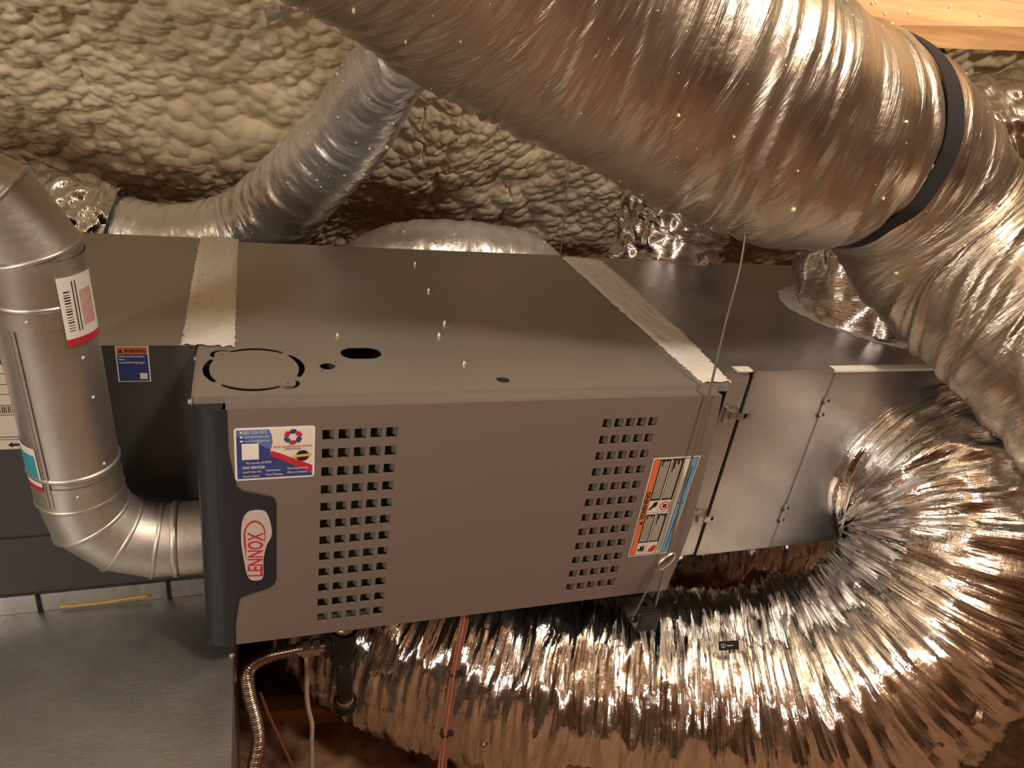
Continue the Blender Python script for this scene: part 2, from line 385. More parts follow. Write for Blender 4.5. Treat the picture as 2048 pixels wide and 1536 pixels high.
o = link('floor', np_mesh(np.stack([X, Y, Z], -1), grid_faces(len(xs), len(ys), False), 'floor'), 'floor'); o['kind'] = 'structure'
o['label'] = 'rough brown insulated attic floor'
# ------------------------------------------------------------------ furnace
LEN, DEP, DY, ZB = 0.838, 0.672, -0.0181, -0.4401
fur = thing('furnace', 'taupe horizontal gas furnace with a louvred front door and black logo end', 'furnace', (0.42, 0.33, -0.452))
def edge_x(z): return float(np.interp(-z, [0.011, 0.109, 0.285, 0.353, 0.447], [0.816, 0.826, 0.834, 0.831, 0.821]))
bm = bmesh.new(); t_ = 0.002
add_box(bm, 0, LEN, 0.0, DEP, -0.452, -0.450); add_box(bm, 0, t_, 0.0, DEP, -0.450, -0.0016); add_box(bm, LEN - t_, LEN, 0.0, DEP, -0.450, -0.0016)
add_box(bm, 0, LEN, DEP - t_, DEP, -0.450, -0.0016); add_box(bm, t_, LEN - t_, 0.03, 0.032, -0.450, -0.06)
link('cabinet', bm_mesh(bm), 'cab_side', fur)
box('inner_box', 'galv_dull', 0.006, LEN - 0.006, 0.034, DEP - 0.006, -0.44, -0.035, fur)
# top sheet with its knock-outs
kc = (0.0785, 0.0805); KR = 0.0655
loops = [[(0, 0), (LEN, 0), (LEN, DEP), (0, DEP)]]
for a0, a1 in ((152, 218), (228, 300), (-26, 42), (52, 122)):
    loops.append(arc_slot(*kc, KR, 0.0088, a0, a1, taper=0.35))
for aa, dirn in ((134, 1), (-48, 1)):
    qx, qy = kc[0] + KR * math.cos(math.radians(aa)), kc[1] + KR * math.sin(math.radians(aa))
    loops.append(arc_slot(qx, qy, 0.0135, 0.006, aa - 85, aa + 85, taper=0.2)); loops.append(circ(qx, qy, 0.0022, 10))
ov = (0.2368, 0.1295); loops.append(rrect(ov[0] - 0.0315, ov[0] + 0.0315, ov[1] - 0.021, ov[1] + 0.021, 0.0205, 8))
loops += [circ(0.1815, 0.0849, 0.0115), circ(0.173, 0.0718, 0.0022, 10), circ(0.1945, 0.0982, 0.0022, 10), circ(0.4423, 0.0314, 0.0105)]
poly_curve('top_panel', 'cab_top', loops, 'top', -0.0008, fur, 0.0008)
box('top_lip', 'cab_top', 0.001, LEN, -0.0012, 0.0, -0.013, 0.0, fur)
box('end_lip', 'cab_top', -0.0015, 0.0, 0.0, 0.155, -0.012, 0.0008, fur)
g_ = bmesh.new(); add_cyl(g_, (0.4423, 0.0314, -0.004), (0.4423, 0.0314, -0.0015), 0.0125, 20); go = link('grommet', bm_mesh(g_), 'ink', fur)
bm = bmesh.new(); add_cyl(bm, (0, 0, 0), (0, 0, 0.0012), 0.0058, 16); add_cyl(bm, (0, 0, 0.001), (0, 0, 0.0052), 0.0038, 6); scr = bm_mesh(bm, 'screw')
for (x, y) in ((0.2084, 0.1978), (0.4094, 0.5693), (0.4056, 0.4118), (0.4006, 0.2511), (0.3789, 0.199), (0.3954, 0.0903)):
    s_ = link('screw', scr, 'screw', fur); s_.location = s_.location + Vector((x, y, 0))
for (y, z) in ((0.138, -0.012), (0.085, -0.03), (0.004, -0.01)):
    s_ = link('screw', scr, 'screw', fur); s_.rotation_euler = (0, -math.pi / 2, 0); s_.location = s_.location + Vector((-0.001, y, z))
# door with real louvre openings
LX0 = [0.1665 + 0.0225 * i for i in range(5)]; LX1 = [0.6045 + 0.0208 * i for i in range(5)]; LW0, LW1, LHT = 0.0165, 0.0148, 0.0175
LZ = [-0.0488 - 0.0315 * j for j in range(12)]
xb = sorted(set([0.034, 0.10, 0.35, 0.48, 0.56, 0.75, 0.785, 0.819] + LX0 + [x + LW0 for x in LX0] + LX1 + [x + LW1 for x in LX1]))
zb = sorted(set([-0.0111, -0.03, -0.425, ZB] + LZ + [z - LHT for z in LZ]), reverse=True)
def wx_(x, z): return x + max(0, (x - 0.72) / 0.099) * (edge_x(z) - 0.819)
nx, nz = len(xb), len(zb); Vv = []; Ff = []
def hole(i, j):
    xm, zm = (xb[i] + xb[i + 1]) / 2, (zb[j] + zb[j + 1]) / 2
    inx = any(x < xm < x + LW0 for x in LX0) or any(x < xm < x + LW1 for x in LX1)
    return inx and any(z - LHT < zm < z for z in LZ)
for dy in (0, 0.0035):
    for i in range(nx):
        for j in range(nz): Vv.append((wx_(xb[i], zb[j]), DY + dy, zb[j]))
K = nx * nz
for i in range(nx - 1):
    for j in range(nz - 1):
        a, b_, c, d = i * nz + j, (i + 1) * nz + j, (i + 1) * nz + j + 1, i * nz + j + 1
        if hole(i, j): Ff += [(a, b_, b_ + K, a + K), (b_, c, c + K, b_ + K), (c, d, d + K, c + K), (d, a, a + K, d + K)]
        else: Ff += [(a, d, c, b_), (a + K, b_ + K, c + K, d + K)]
for j in range(nz - 1):
    a = (nx - 1) * nz + j; Ff.append((a, a + 1, a + 1 + K, a + K))
for i in range(nx - 1):
    a = i * nz + nz - 1; Ff.append((a, a + nz, a + nz + K, a + K))
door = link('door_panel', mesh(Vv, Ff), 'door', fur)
# turned edges of the door
st = mesh([(0.0355, DY, -0.0111), (wx_(.819, -.0111), DY, -0.0111), (0.814, -0.001, -0.0111), (0.0375, -0.001, -0.0111)], [(0, 1, 2, 3)])
link('door_top_edge', st, 'door', fur)
zz = np.linspace(-0.0111, ZB, 14); Vv = []; Ff = []
for k, z in enumerate(zz):
    Vv += [(edge_x(z), DY, z), (edge_x(z) - 0.004, 0.0, z)]
    if k: Ff.append((2 * k - 2, 2 * k - 1, 2 * k + 1, 2 * k))
link('door_side_edge', mesh(Vv, Ff), 'door', fur)
box('door_bottom_edge', 'door', 0.036, 0.815, DY + .003, 0.028, ZB, ZB + 0.002, fur)
# louvre tongues bent inwards behind each opening
fin = mesh([(0, 0, 0), (0, 0, -LHT), (-0.0085, 0.012, -LHT), (-0.0085, 0.012, 0), (-0.0085, 0.0128, 0), (0, 0.0012, 0), (0, 0.0012, -LHT), (-0.0085, 0.0128, -LHT)], [(0, 1, 2, 3), (5, 4, 7, 6), (3, 2, 7, 4)])
for xs_, wd in ((LX0, LW0), (LX1, LW1)):
    for x in xs_:
        for z in LZ:
            f_ = link('louvre_fin', fin, 'door', door); f_.location = f_.location + Vector((x + wd, DY + 0.0035, z))
# black moulded end of the door
bp = [(440, 822), (468, 955), (474, 975), (484, 982), (540, 993), (549, 998), (553, 1008), (553, 1160), (548, 1171), (538, 1177), (492, 1191), (482, 1196), (478, 1206), (465, 1290)]
BPW = [px(u, v, 1, DY - 0.003) for u, v in bp]; bz = [q[2] for q in BPW]; bz[0] = -0.0111; bz[-1] = ZB; bx_ = [q[0] for q in BPW]
rows = np.linspace(-0.0111, ZB, 160); Vv = []; Ff = []; na = 9
for k, z in enumerate(rows):
    xe = float(np.interp(-z, [-q for q in bz], bx_)); pr = []
    for i in range(na):
        a = math.pi / 2 * i / (na - 1); pr.append((0.040 - 0.040 * math.cos(a), 0.0 + (DY - 0.003) * math.sin(a)))
    pr += [(max(xe - 0.002, 0.0405), DY - 0.003), (max(xe, 0.0425), DY - 0.0005)]; pr = [(0.001, 0.004)] + pr
    for q in pr: Vv.append((q[0], q[1], z))
    w_ = len(pr)
    if k:
        for i in range(w_ - 1): Ff.append(((k - 1) * w_ + i, (k - 1) * w_ + i + 1, k * w_ + i + 1, k * w_ + i))
Vv += [(0.04, 0.004, rows[0]), (0.04, 0.004, rows[-1])]
for k, cidx in ((0, len(Vv) - 2), (len(rows) - 1, len(Vv) - 1)):
    for i in range(w_ - 2): Ff.append((k * w_ + i, k * w_ + i + 1, cidx))
acc = link('door_end_cap', mesh(Vv, Ff), 'accent', fur); tag(acc, 'matt black moulded end cap of the door')
# badge
YB = DY - 0.003
bd = [px(u, v, 1, YB) for u, v in [(500, 1022), (520, 1020), (533, 1025), (541, 1045), (543.5, 1068), (533, 1090), (527, 1118), (525.5, 1154), (506, 1159), (495, 1150), (488, 1120), (482.5, 1085), (483, 1050), (489, 1031)]]
badge = poly_curve('badge', 'silverbadge', [closed_spline([(q[0], q[2]) for q in bd], 6)], 'front', YB - 0.001, fur, 0.001); tag(badge, 'silver oval badge with a red maker name')
yb2 = YB - 0.0022
text_obj('lettering', 'LENNOX', 0.030, (0.0835, -0.3010), yb2, 'red', badge, math.pi / 2 - 0.02, 0.0006, 0.68, 0.12)
sw_o, sw_i = [], []
for k in range(40):
    t = k / 39; a = math.radians(205 - 200 * t) ; th = 0.0035 * math.sin(math.pi * min(1, t * 1.0)) ** 0.7
    # open crescent that runs up the left side, over the end of the name and down the right
    cx, cz, ax_ = 0.0738, -0.2200, 0.0142
    if t < 0.4: q = (cx - ax_ + 0.0015 * (1 - t / .4), -0.266 + 0.046 * (t / .4))
    elif t < .85:
        b_ = math.pi * (t - .4) / .45; q = (cx - ax_ * math.cos(b_), cz + 0.0245 * math.sin(b_))
    else: q = (cx + ax_ - 0.001 * (t - .85) / .15, cz - 0.018 * (t - .85) / .15)
    ctr = np.array([cx, -0.235]); dv = np.array(q) - ctr; dv /= np.linalg.norm(dv)
    sw_o.append(tuple(np.array(q) + dv * th / 2)); sw_i.append(tuple(np.array(q) - dv * th / 2))
poly_curve('swoosh', 'red', [sw_o + sw_i[::-1]], 'front', yb2, badge, 0.0002)
# installer sticker
SX0, SX1, SZ1, SZ0 = 0.0498, 0.1565, -0.0408, -0.1262; SW, SH = SX1 - SX0, SZ1 - SZ0
def sp(u, v): return (SX0 + 0.003 + u * (SW - 0.006), SZ1 - 0.003 - v * (SH - 0.006))
stk = poly_curve('sticker', 'white', [rrect(SX0, SX1, SZ0, SZ1, 0.004)], 'front', DY - 0.0004, fur, 0.0003); tag(stk, 'white bordered sticker printed in blue and red for an air conditioning firm')
def lay(n_, m_, pts, k): return poly_curve(n_, m_, [[sp(*q) for q in pts]], 'front', DY - 0.0008 - 0.0002 * k, stk, 0.00008)
lay('print_field', 'cream', [(0, 0), (1, 0), (1, 1), (0, 1)], 0)
lay('blue_field', 'navy', [(0, 0), (.42, 0), (.455, .12), (.465, .28), (.44, .42), (.43, .45), (1, .95), (1, 1), (0, 1)], 1)
lay('light_blue_field', 'blue', [(0, 0), (.42, 0), (.455, .12), (.465, .28), (.44, .42), (.2, .22), (0, .12)], 2)
lay('red_band', 'red', [(.45, .44), (.55, .49), (1, .78), (1, .93), (.8, .80), (.42, .52)], 3)
yt = DY - 0.0019
def st_text(s, size, u, v, m_, bold=0.0, al='LEFT'): text_obj('lettering', s, size, sp(u, v), yt, m_, stk, 0.0, bold, 0.74, 0, al)
st_text('682-320-1073', 0.0074, .085, .075, 'white'); st_text('www.boostmyair.com', 0.0048, .105, .15, 'white'); st_text('boostmyair@gmail.com', 0.0046, .105, .235, 'white')
lay('icon', 'white', [(.045, .03), (.065, .02), (.075, .06), (.06, .08)], 4); lay('icon', 'white', [(.05, .12), (.08, .12), (.08, .155), (.05, .155)], 4); lay('icon', 'white', [(.045, .205), (.085, .205), (.085, .235), (.045, .235)], 4)
lay('blank_square', 'white', [(.065, .27), (.285, .27), (.285, .60), (.065, .60)], 4)
st_text('We service all DFW', 0.0055, .115, .69, 'white'); st_text('OUR SERVICES', 0.0062, .065, .79, 'white', 0.00012)
for s, u, v in (('Install New A/C', .07, .875), ('Service Repair', .07, .965), ('Maintenance', .375, .86), ('Duct Cleaning', .375, .95), ('Duct Replacement', .66, .84), ('Blow in Insulation', .66, .925)): st_text(s, 0.0052, u, v, 'white')
st_text('BOOST AIR HEATING AND COOLING', 0.0041, .735, .375, 'red', 0.00008, 'CENTER'); st_text('(Need A Boost)', 0.0046, .735, .425, 'navy', 0.00006, 'CENTER')
cx, cz = sp(.735, .17)
for k in range(6):
    a = math.radians(90 + 60 * k); rr_ = 0.0088; q = (cx + rr_ * math.cos(a), cz + rr_ * math.sin(a)); blade = []
    for (dx, dz) in ((-.0048, -.0022), (-.003, .0028), (.0032, .0034), (.0048, .0008), (.001, -.0035)):
        blade.append((q[0] + dx * math.cos(a - 1.57) - dz * math.sin(a - 1.57), q[1] + dx * math.sin(a - 1.57) + dz * math.cos(a - 1.57)))
    poly_curve('logo_blade', 'navy' if k % 2 == 0 else 'red', [closed_spline(blade, 4)], 'front', DY - 0.0014, stk, 0.00008)
cx, cz = sp(.865, .565); star = []
for k in range(48): star.append((cx + (0.0093 if k % 2 else 0.0084) * math.cos(k * math.pi / 24), cz + (0.0093 if k % 2 else 0.0084) * math.sin(k * math.pi / 24)))
poly_curve('seal', 'ink', [star], 'front', DY - 0.0016, stk, 0.00008)
poly_curve('seal_ribbon', 'gold', [[(cx - .0125, cz - .0025), (cx + .0115, cz - .001), (cx + .0115, cz + .003), (cx - .0125, cz + .0015)]], 'front', DY - 0.0018, stk, 0.00008)
# safety sticker
WX0, WX1, WZ1, WZ0 = 0.7165, 0.8085, -0.1305, -0.3450
def wp(u, v): return (WX0 + u * (WX1 - WX0) * (1 - 0.10 * v), WZ1 + v * (WZ0 - WZ1))
def wl(n_, m_, pts, k): return poly_curve(n_, m_, [[wp(*q) for q in pts]], 'front', DY - 0.0008 - 0.0002 * k, wst, 0.00008)
wst = poly_curve('safety_sticker', 'cream', [[wp(*q) for q in ((0, 0), (1, 0), (1, 1), (0, 1))]], 'front', DY - 0.0004, fur, 0.0003); tag(wst, 'tall safety sticker with orange, black and blue bands')
def rect(u0, u1, v0, v1): return [(u0, v0), (u1, v0), (u1, v1), (u0, v1)]
wl('print_border', 'ink', rect(.02, .98, .012, .988), 0)
wl('orange_band', 'orange', rect(.03, .15, .018, .982), 1)
wl('divider', 'cream', rect(.39, .41, .018, .982), 1); wl('divider', 'cream', rect(.16, .66, .545, .56), 1)
for (u0, u1) in ((.16, .385), (.415, .65)):
    for (v0, v1) in ((.42, .54), (.86, .982)): wl('pictogram_field', 'cream', rect(u0, u1, v0, v1), 1)
wl('cream_band', 'cream', rect(.67, .80, .018, .982), 1); wl('blue_band', 'sky', rect(.82, .97, .018, .982), 1)
for (u0, u1, n_) in ((.18, .37, 7), (.43, .63, 8)):
    for (v0, v1) in ((.03, .40), (.575, .845)):
        for k in range(n_):
            u = u0 + (u1 - u0) * k / n_; e = v0 + (v1 - v0) * random.uniform(0, .35) * (k % 3 > 0); wl('fine_print', 'cream', rect(u, u + .011, e, v1), 2)
for k in range(3):
    u = .69 + .035 * k; wl('fine_print', 'ink', rect(u, u + .010, .10 + .05 * k, .96), 2)
wl('fine_print', 'ink', rect(.885, .905, .10, .37), 2); wl('fine_print', 'ink', rect(.885, .905, .60, .95), 2)
wl('blue_divider', 'ink', rect(.82, .97, .46, .468), 2)
text_obj('lettering', 'WARNING', 0.0118, (wp(.128, .62)[0], wp(.1, .605)[1]), DY - 0.0014, 'ink', wst, math.pi / 2, 0.0004, 1.05)
wl('alert_triangle', 'ink', [(.045, .645), (.13, .665), (.13, .622)], 2)
# pictograms: hand, no-smoking ring, burst, flames
wl('hand_mark', 'ink', [(.18, .50), (.24, .47), (.26, .44), (.33, .43), (.36, .45), (.34, .48), (.28, .49), (.24, .505), (.19, .52)], 2)
cq = wp(.535, .48); poly_curve('ring_mark', 'red', [circ(cq[0], cq[1], .0095), circ(cq[0], cq[1], .0075)], 'front', DY - 0.0012, wst, 0.00008)
poly_curve('appliance_mark', 'ink', [rrect(cq[0] - .004, cq[0] + .004, cq[1] - .004, cq[1] + .004, .001)], 'front', DY - 0.0012, wst, 0.00008)
poly_curve('slash_mark', 'red', [[(cq[0] - .0066, cq[1] + .0056), (cq[0] - .0056, cq[1] + .0066), (cq[0] + .0066, cq[1] - .0056), (cq[0] + .0056, cq[1] - .0066)]], 'front', DY - 0.0014, wst, 0.00008)
wl('burst_mark', 'ink', [(.18, .93), (.24, .915), (.22, .885), (.27, .905), (.30, .875), (.31, .905), (.37, .89), (.33, .92), (.365, .94), (.32, .94), (.34, .965), (.28, .945), (.25, .97), (.25, .935), (.2, .955)], 2)
wl('flame_mark', 'red', [(.45, .965), (.60, .965), (.635, .93), (.62, .885), (.59, .91), (.57, .88), (.54, .915), (.51, .895), (.5, .93), (.46, .92), (.47, .945)], 2)
# ------------------------------------------------------------------ coil cabinet to the left of the furnace
CY = 0.161
coil = thing('coil_cabinet', 'dark grey evaporator coil cabinet joined to the taupe furnace', 'cabinet', (-0.45, 0.42, -0.450))
box('body', 'cab_side', -0.95, -0.004, CY, 0.689, -0.450, -0.0012, coil, 0.0015)
box('top_panel', 'cab_top', -0.95, -0.0035, CY - 0.001, 0.690, -0.0012, 0.0, coil)
box('lower_panel', 'cab_side', -0.95, -0.006, CY - 0.003, CY, -0.447, -0.3345, coil, 0.0008)
plate = box('rating_label', 'cream', -0.62, -0.2495, CY - 0.0006, CY, -0.170, -0.03, coil)
def cz_(z): return z
for z, h in ((-.045, .001), (-.062, .001), (-.078, .001), (-.096, .001), (-.112, .001), (-.1495, .0012), (-.1535, .0008)): box('printed_line', 'ink', -0.6, -0.2495, CY - 0.0009, CY - 0.0006, z, z + h, plate)
for k in range(14): box('bar', 'ink', -0.288 + 0.0026 * k, -0.288 + 0.0026 * k + random.choice((.0008, .0014)), CY - 0.0009, CY - 0.0006, -0.1085, -0.0975, plate)
for k, (z, s) in enumerate(((-.040, .006), (-.056, .006), (-.072, .006), (-.090, .005))):
    box('printed_text', 'ink', -0.30, -0.268 - 0.004 * (k % 2), CY - 0.0009, CY - 0.0006, z, z + 0.003, plate)
poly_curve('arrow', 'ink', [[(-0.268, -.1625), (-.262, -.1580), (-.262, -.1605), (-.250, -.1605), (-.250, -.1645), (-.262, -.1645), (-.262, -.167)]], 'front', CY - 0.0009, plate, 0.0002)
wl2 = box('warning_label', 'white', -0.1128, -0.0688, CY - 0.0006, CY, -0.0605, -0.0015, coil); tag(wl2, 'small dark warning label with an orange header')
box('navy_field', 'navy', -0.1110, -0.0706, CY - 0.0009, CY - 0.0006, -0.0590, -0.0150, wl2)
box('orange_header', 'orange', -0.1110, -0.0706, CY - 0.0009, CY - 0.0006, -0.0145, -0.0030, wl2)
text_obj('lettering', 'WARNING', 0.0085, (-0.1015, -0.0120), CY - 0.0011, 'ink', wl2, 0, 0.00025, 0.70)
poly_curve('alert_triangle', 'ink', [[(-.1095, -.0122), (-.1030, -.0122), (-.10625, -.0060)]], 'front', CY - 0.0011, wl2, 0.0001)
for s, z in (('Cancer and Reproductive', -.0195), ('Harm -', -.0245), ('www.P65Warnings.ca.gov', -.0295)): text_obj('lettering', s, 0.0042, (-0.1095, z), CY - 0.0011, 'white', wl2, 0, 0.0001, 0.78)
box('blank_square', 'white', -0.0830, -0.0730, CY - 0.0011, CY - 0.0009, -0.0560, -0.0460, wl2)
# foil faced insulation board under the coil
led = thing('insulation_board', 'foil faced insulation board strip under the dark coil cabinet', 'board', (-0.45, 0.42, -0.488))
u_ = np.linspace(-0.95, -0.002, 160); zr = np.linspace(-0.451, -0.488, 9)
U, Z = np.meshgrid(u_, zr, indexing='ij'); Yv = CY - 0.004 - 0.0015 * lat(U * 25, Z * 40, 21) - 0.0005 * ridge(lat(U * 60, Z * 40, 22))
link('foil_edge', np_mesh(np.stack([U, Yv, Z], -1), grid_faces(160, 9, False), 'foil_edge', np.stack([U, Z], -1).reshape(-1, 2)), 'galv', led)
box('board_core', 'galv_dull', -0.95, -0.002, CY - 0.002, 0.69, -0.488, -0.450, led)
for x in (-0.2665, -0.0705): box('band', 'black', x - 0.0028, x + 0.0028, CY - 0.0085, CY - 0.0035, -0.4885, -0.4505, led)
ye = [px(u, v, 1, CY - 0.006) for u, v in [(120, 1214), (200, 1206), (245, 1199), (280, 1194), (300, 1192)]]
wire('glass_fibre_edge', ye, 0.0016, 'yellow', led, 0.01, 6)
# sheet metal platform
pl = thing('metal_platform', 'broad dull galvanised sheet metal platform beneath the coil cabinet', 'platform', (-0.5, 0.2, FZ - 0.03))
box('sheet', 'galv_dull', -1.5, 0.0365, -0.75, 0.95, -0.4905, -0.4885, pl)
bm = bmesh.new(); add_box(bm, -1.5, 0.034, -0.75, 0.95, FZ - 0.03, -0.4905); link('box_side', bm_mesh(bm), 'galv_dull', pl)
s_ = link('screw', scr, 'screw', pl); s_.location += Vector(px(464, 1309, 2, -0.4885))
box('corner_strip', 'pink', 0.034, 0.0385, 0.05, 0.115, -0.60, -0.505, pl)

# ------------------------------------------------------------------ mastic tapes
def ragged(name, L_, R_, z0, th, seed, nb=10, amp=0.0016, label='', end=0.0):
    """strip between two plan polylines, rough edges and an uneven skin"""
    Lp, _ = spline([(q[0], q[1], 0) for q in L_], 0.004); Rp, _ = spline([(q[0], q[1], 0) for q in R_], 0.004); n = max(len(Lp), len(Rp))
    t = np.linspace(0, 1, n); Lp = np.stack([np.interp(t, np.linspace(0, 1, len(Lp)), Lp[:, k]) for k in range(3)], 1); Rp = np.stack([np.interp(t, np.linspace(0, 1, len(Rp)), Rp[:, k]) for k in range(3)], 1)
    rg = np.random.default_rng(seed); Lp[:, 0] += rg.normal(0, amp, n); Rp[:, 0] += rg.normal(0, amp, n)
    Lp[:, 1] += 0; w_ = np.linspace(0, 1, nb)[None, :, None]; V = Lp[:, None] * (1 - w_) + Rp[:, None] * w_
    V[0, :, 1] += rg.normal(0, end, nb); V[-1, :, 1] += rg.normal(0, end, nb)
    prof = np.minimum(1, np.minimum(w_[..., 0], 1 - w_[..., 0]) * 14)
    V[..., 2] = z0 + th * prof * (0.7 + 0.6 * lat(V[..., 0] * 120, V[..., 1] * 25, seed)) + 0.0003
    return tag(link(name, np_mesh(V, grid_faces(n, nb, False), name), 'mastic', None, True), label, 'tape')
P2 = lambda u, v: px(u, v, 2, 0.0)[:2]
ragged('mastic_tape', [P2(362, 692), P2(378, 600), P2(392, 520), P2(401, 474)], [P2(470, 695), P2(472, 610), P2(475, 540), P2(477, 479)], 0.0006, 0.0016, 3, 14, 0.0009, 'white mastic tape strip sealing the coil cabinet to the furnace top', 0.0025)
ragged('mastic_tape', [P2(1406, 768), P2(1320, 692), P2(1220, 603), P2(1124, 516)], [P2(1461, 766), P2(1372, 672), P2(1286, 592), P2(1205, 523)], 0.0006, 0.0026, 4, 14, 0.0016, 'white mastic band sealing the furnace to the galvanised plenum top', 0.002)

# ------------------------------------------------------------------ galvanised plenum
PY = 0.048
ple = thing('plenum', 'galvanised sheet metal supply plenum at the louvred end of the furnace', 'plenum', (1.25, 0.36, -0.424))
box('body', 'galv', 0.9235, 1.66, PY, 0.668, -0.424, -0.002, ple, 0.001)
box('top_sheet', 'galv', 0.839, 1.661, PY - 0.0005, 0.669, -0.002, -0.0004, ple)
box('filter_rack', 'galv', 0.839, 0.9165, PY + 0.004, 0.668, -0.424, -0.0025, ple, 0.001)
box('rack_cover', 'galv', 0.858, 0.9160, PY, PY + 0.004, -0.420, -0.010, ple, 0.0006)
box('flange', 'galv', 0.9235, 1.100, PY - 0.0025, PY + 0.012, -0.003, 0.0006, ple, 0.0006)
box('flange', 'mastic', 1.100, 1.40, PY - 0.0035, PY + 0.014, -0.005, 0.001, ple, 0.0008)
box('rack_flange', 'mastic', 0.885, 0.918, PY - 0.001, PY + 0.016, -0.0025, 0.0012, ple, 0.0006)
sm_ = [px(u, v, 1, PY - 0.001) for u, v in ((1664, 748), (1546, 1093))]
bm = bmesh.new(); add_box(bm, 1.1035, 1.1060, PY - 0.0014, PY, -0.423, -0.005); link('seam', bm_mesh(bm), 'galv_dull', ple)
for z in (-0.082, -0.335):
    ct = box('cleat', 'galv', 1.1010, 1.1090, PY - 0.0035, PY - 0.001, z - 0.024, z + 0.024, ple, 0.0006)
    for dx, dz in ((-.004, .012), (.006, .016), (-.004, -.018), (.006, -.014)):
        h_ = bmesh.new(); add_cyl(h_, (1.105 + dx, PY - 0.0042, z + dz), (1.105 + dx, PY - 0.001, z + dz), 0.0028, 10); link('rivet', bm_mesh(h_), 'ink', ct)
for z in (-0.088, -0.322):
    la = box('latch', 'steel', 0.893, 0.909, PY - 0.010, PY, z - 0.008, z + 0.008, ple, 0.001)
    box('latch_base', 'galv', 0.884, 0.896, PY - 0.004, PY, z - 0.017, z + 0.015, la, 0.0008)
    bm = bmesh.new(); add_box(bm, 0.906, 0.926, PY - 0.012, PY - 0.010, z - 0.006, z + 0.007); add_cyl(bm, (0.928, PY - 0.012, z), (0.928, PY - 0.009, z), 0.008, 18); link('latch_lever', bm_mesh(bm), 'steel', la)
    box('latch_hook', 'steel', 0.890, 0.899, PY - 0.006, PY, z + 0.013, z + 0.020, la)

# ------------------------------------------------------------------ flue pipe
FR = 0.0565
flue = thing('flue_pipe', 'galvanised flue pipe with a segmented elbow entering the furnace end', 'pipe', (-0.16, 0.07, -0.352))
def ring_pts(c, n, r, k=40):
    n = Vector(n).normalized(); q = n.to_track_quat('Z', 'Y').to_matrix(); c = Vector(c)
    return [c + q @ Vector((r * math.cos(2 * math.pi * i / k), r * math.sin(2 * math.pi * i / k), 0)) for i in range(k)]
def gore(name, a, b, na_, nb_, r, parent, material='galv_pipe', k=56):
    """straight pipe piece cut by two mitre planes"""
    a, b = Vector(a), Vector(b); d = (b - a).normalized(); q = d.to_track_quat('Z', 'Y').to_matrix(); V = []
    for c, n in ((a, Vector(na_)), (b, Vector(nb_))):
        for i in range(k):
            e = a + q @ Vector((r * math.cos(2 * math.pi * i / k), r * math.sin(2 * math.pi * i / k), 0))
            t = (c - e).dot(n) / d.dot(n); V.append(e + d * t)
    return link(name, mesh(V, [(i, (i + 1) % k, k + (i + 1) % k, k + i) for i in range(k)]), material, parent, True), [V[:k], V[k:]]
def bead(ringv, r, parent, name='bead', material='galv_pipe'):
    P = np.array([tuple(v) for v in ringv]); n = len(P); T = np.roll(P, -1, 0) - np.roll(P, 1, 0); T /= np.linalg.norm(T, axis=1)[:, None]
    O = P - P.mean(0); O -= T * (O * T).sum(1)[:, None]; O /= np.linalg.norm(O, axis=1)[:, None]; Bn_ = np.cross(T, O); a = np.linspace(0, 2 * math.pi, 8, endpoint=False)
    V = P[:, None] + r * (np.cos(a)[None, :, None] * O[:, None] + np.sin(a)[None, :, None] * Bn_[:, None]); i = np.arange(n)[:, None]; j = np.arange(8)[None]
    Fq = np.stack([i * 8 + j, i * 8 + (j + 1) % 8, ((i + 1) % n) * 8 + (j + 1) % 8, ((i + 1) % n) * 8 + j], -1).reshape(-1, 4)
    return link(name, np_mesh(V, Fq, name), material, parent)
FY = 0.078
fp = [Vector(q) for q in ((0.004, FY, -0.296), (-0.070, FY, -0.296), (-0.118, FY, -0.278), (-0.154, FY, -0.240), (-0.163, FY - .002, -0.190), (-0.176, FY - 0.008, 0.170), (-0.208, FY - 0.010, 0.226), (-0.275, FY - 0.012, 0.262), (-1.0, FY - 0.014, 0.34))]
nr = [(fp[1] - fp[0]).normalized()] + [((fp[i] - fp[i - 1]).normalized() + (fp[i + 1] - fp[i]).normalized()).normalized() for i in range(1, len(fp) - 1)] + [(fp[-1] - fp[-2]).normalized()]
names = ['stub', 'elbow_gore', 'elbow_gore', 'elbow_gore', 'riser', 'elbow_gore', 'elbow_gore', 'elbow_gore']
for i, nm in enumerate(names):
    g_, rg_ = gore(nm, fp[i], fp[i + 1], nr[i], nr[i + 1], FR, flue)
    if i < len(names) - 1:
        P = np.array([tuple(v) for v in rg_[1]]); c = P.mean(0); bead([Vector(c + (q - c) * 0.965) for q in P], 0.0042, flue, 'seam_bead')
ax = (fp[5] - fp[4]).normalized()
def on_riser(z): return fp[4] + (fp[5] - fp[4]) * ((z - fp[4].z) / (fp[5].z - fp[4].z))
for z, r in ((0.112, 0.0034), (-0.138, 0.0034)): bead(ring_pts(on_riser(z), ax, FR - 0.0015, 56), r + 0.0012, flue)
gore('collar', on_riser(0.085), on_riser(0.170), ax, ax, FR + 0.0014, flue)
gore('collar', on_riser(-0.188), on_riser(-0.150), ax, ax, FR + 0.0012, flue)
bead(ring_pts((-0.042, FY, -0.296), (1, 0, 0), FR - 0.002, 56), 0.0062, flue)
gore('collar', (-0.036, FY, -0.296), (0.003, FY, -0.296), (1, 0, 0), (1, 0, 0), FR + 0.001, flue)
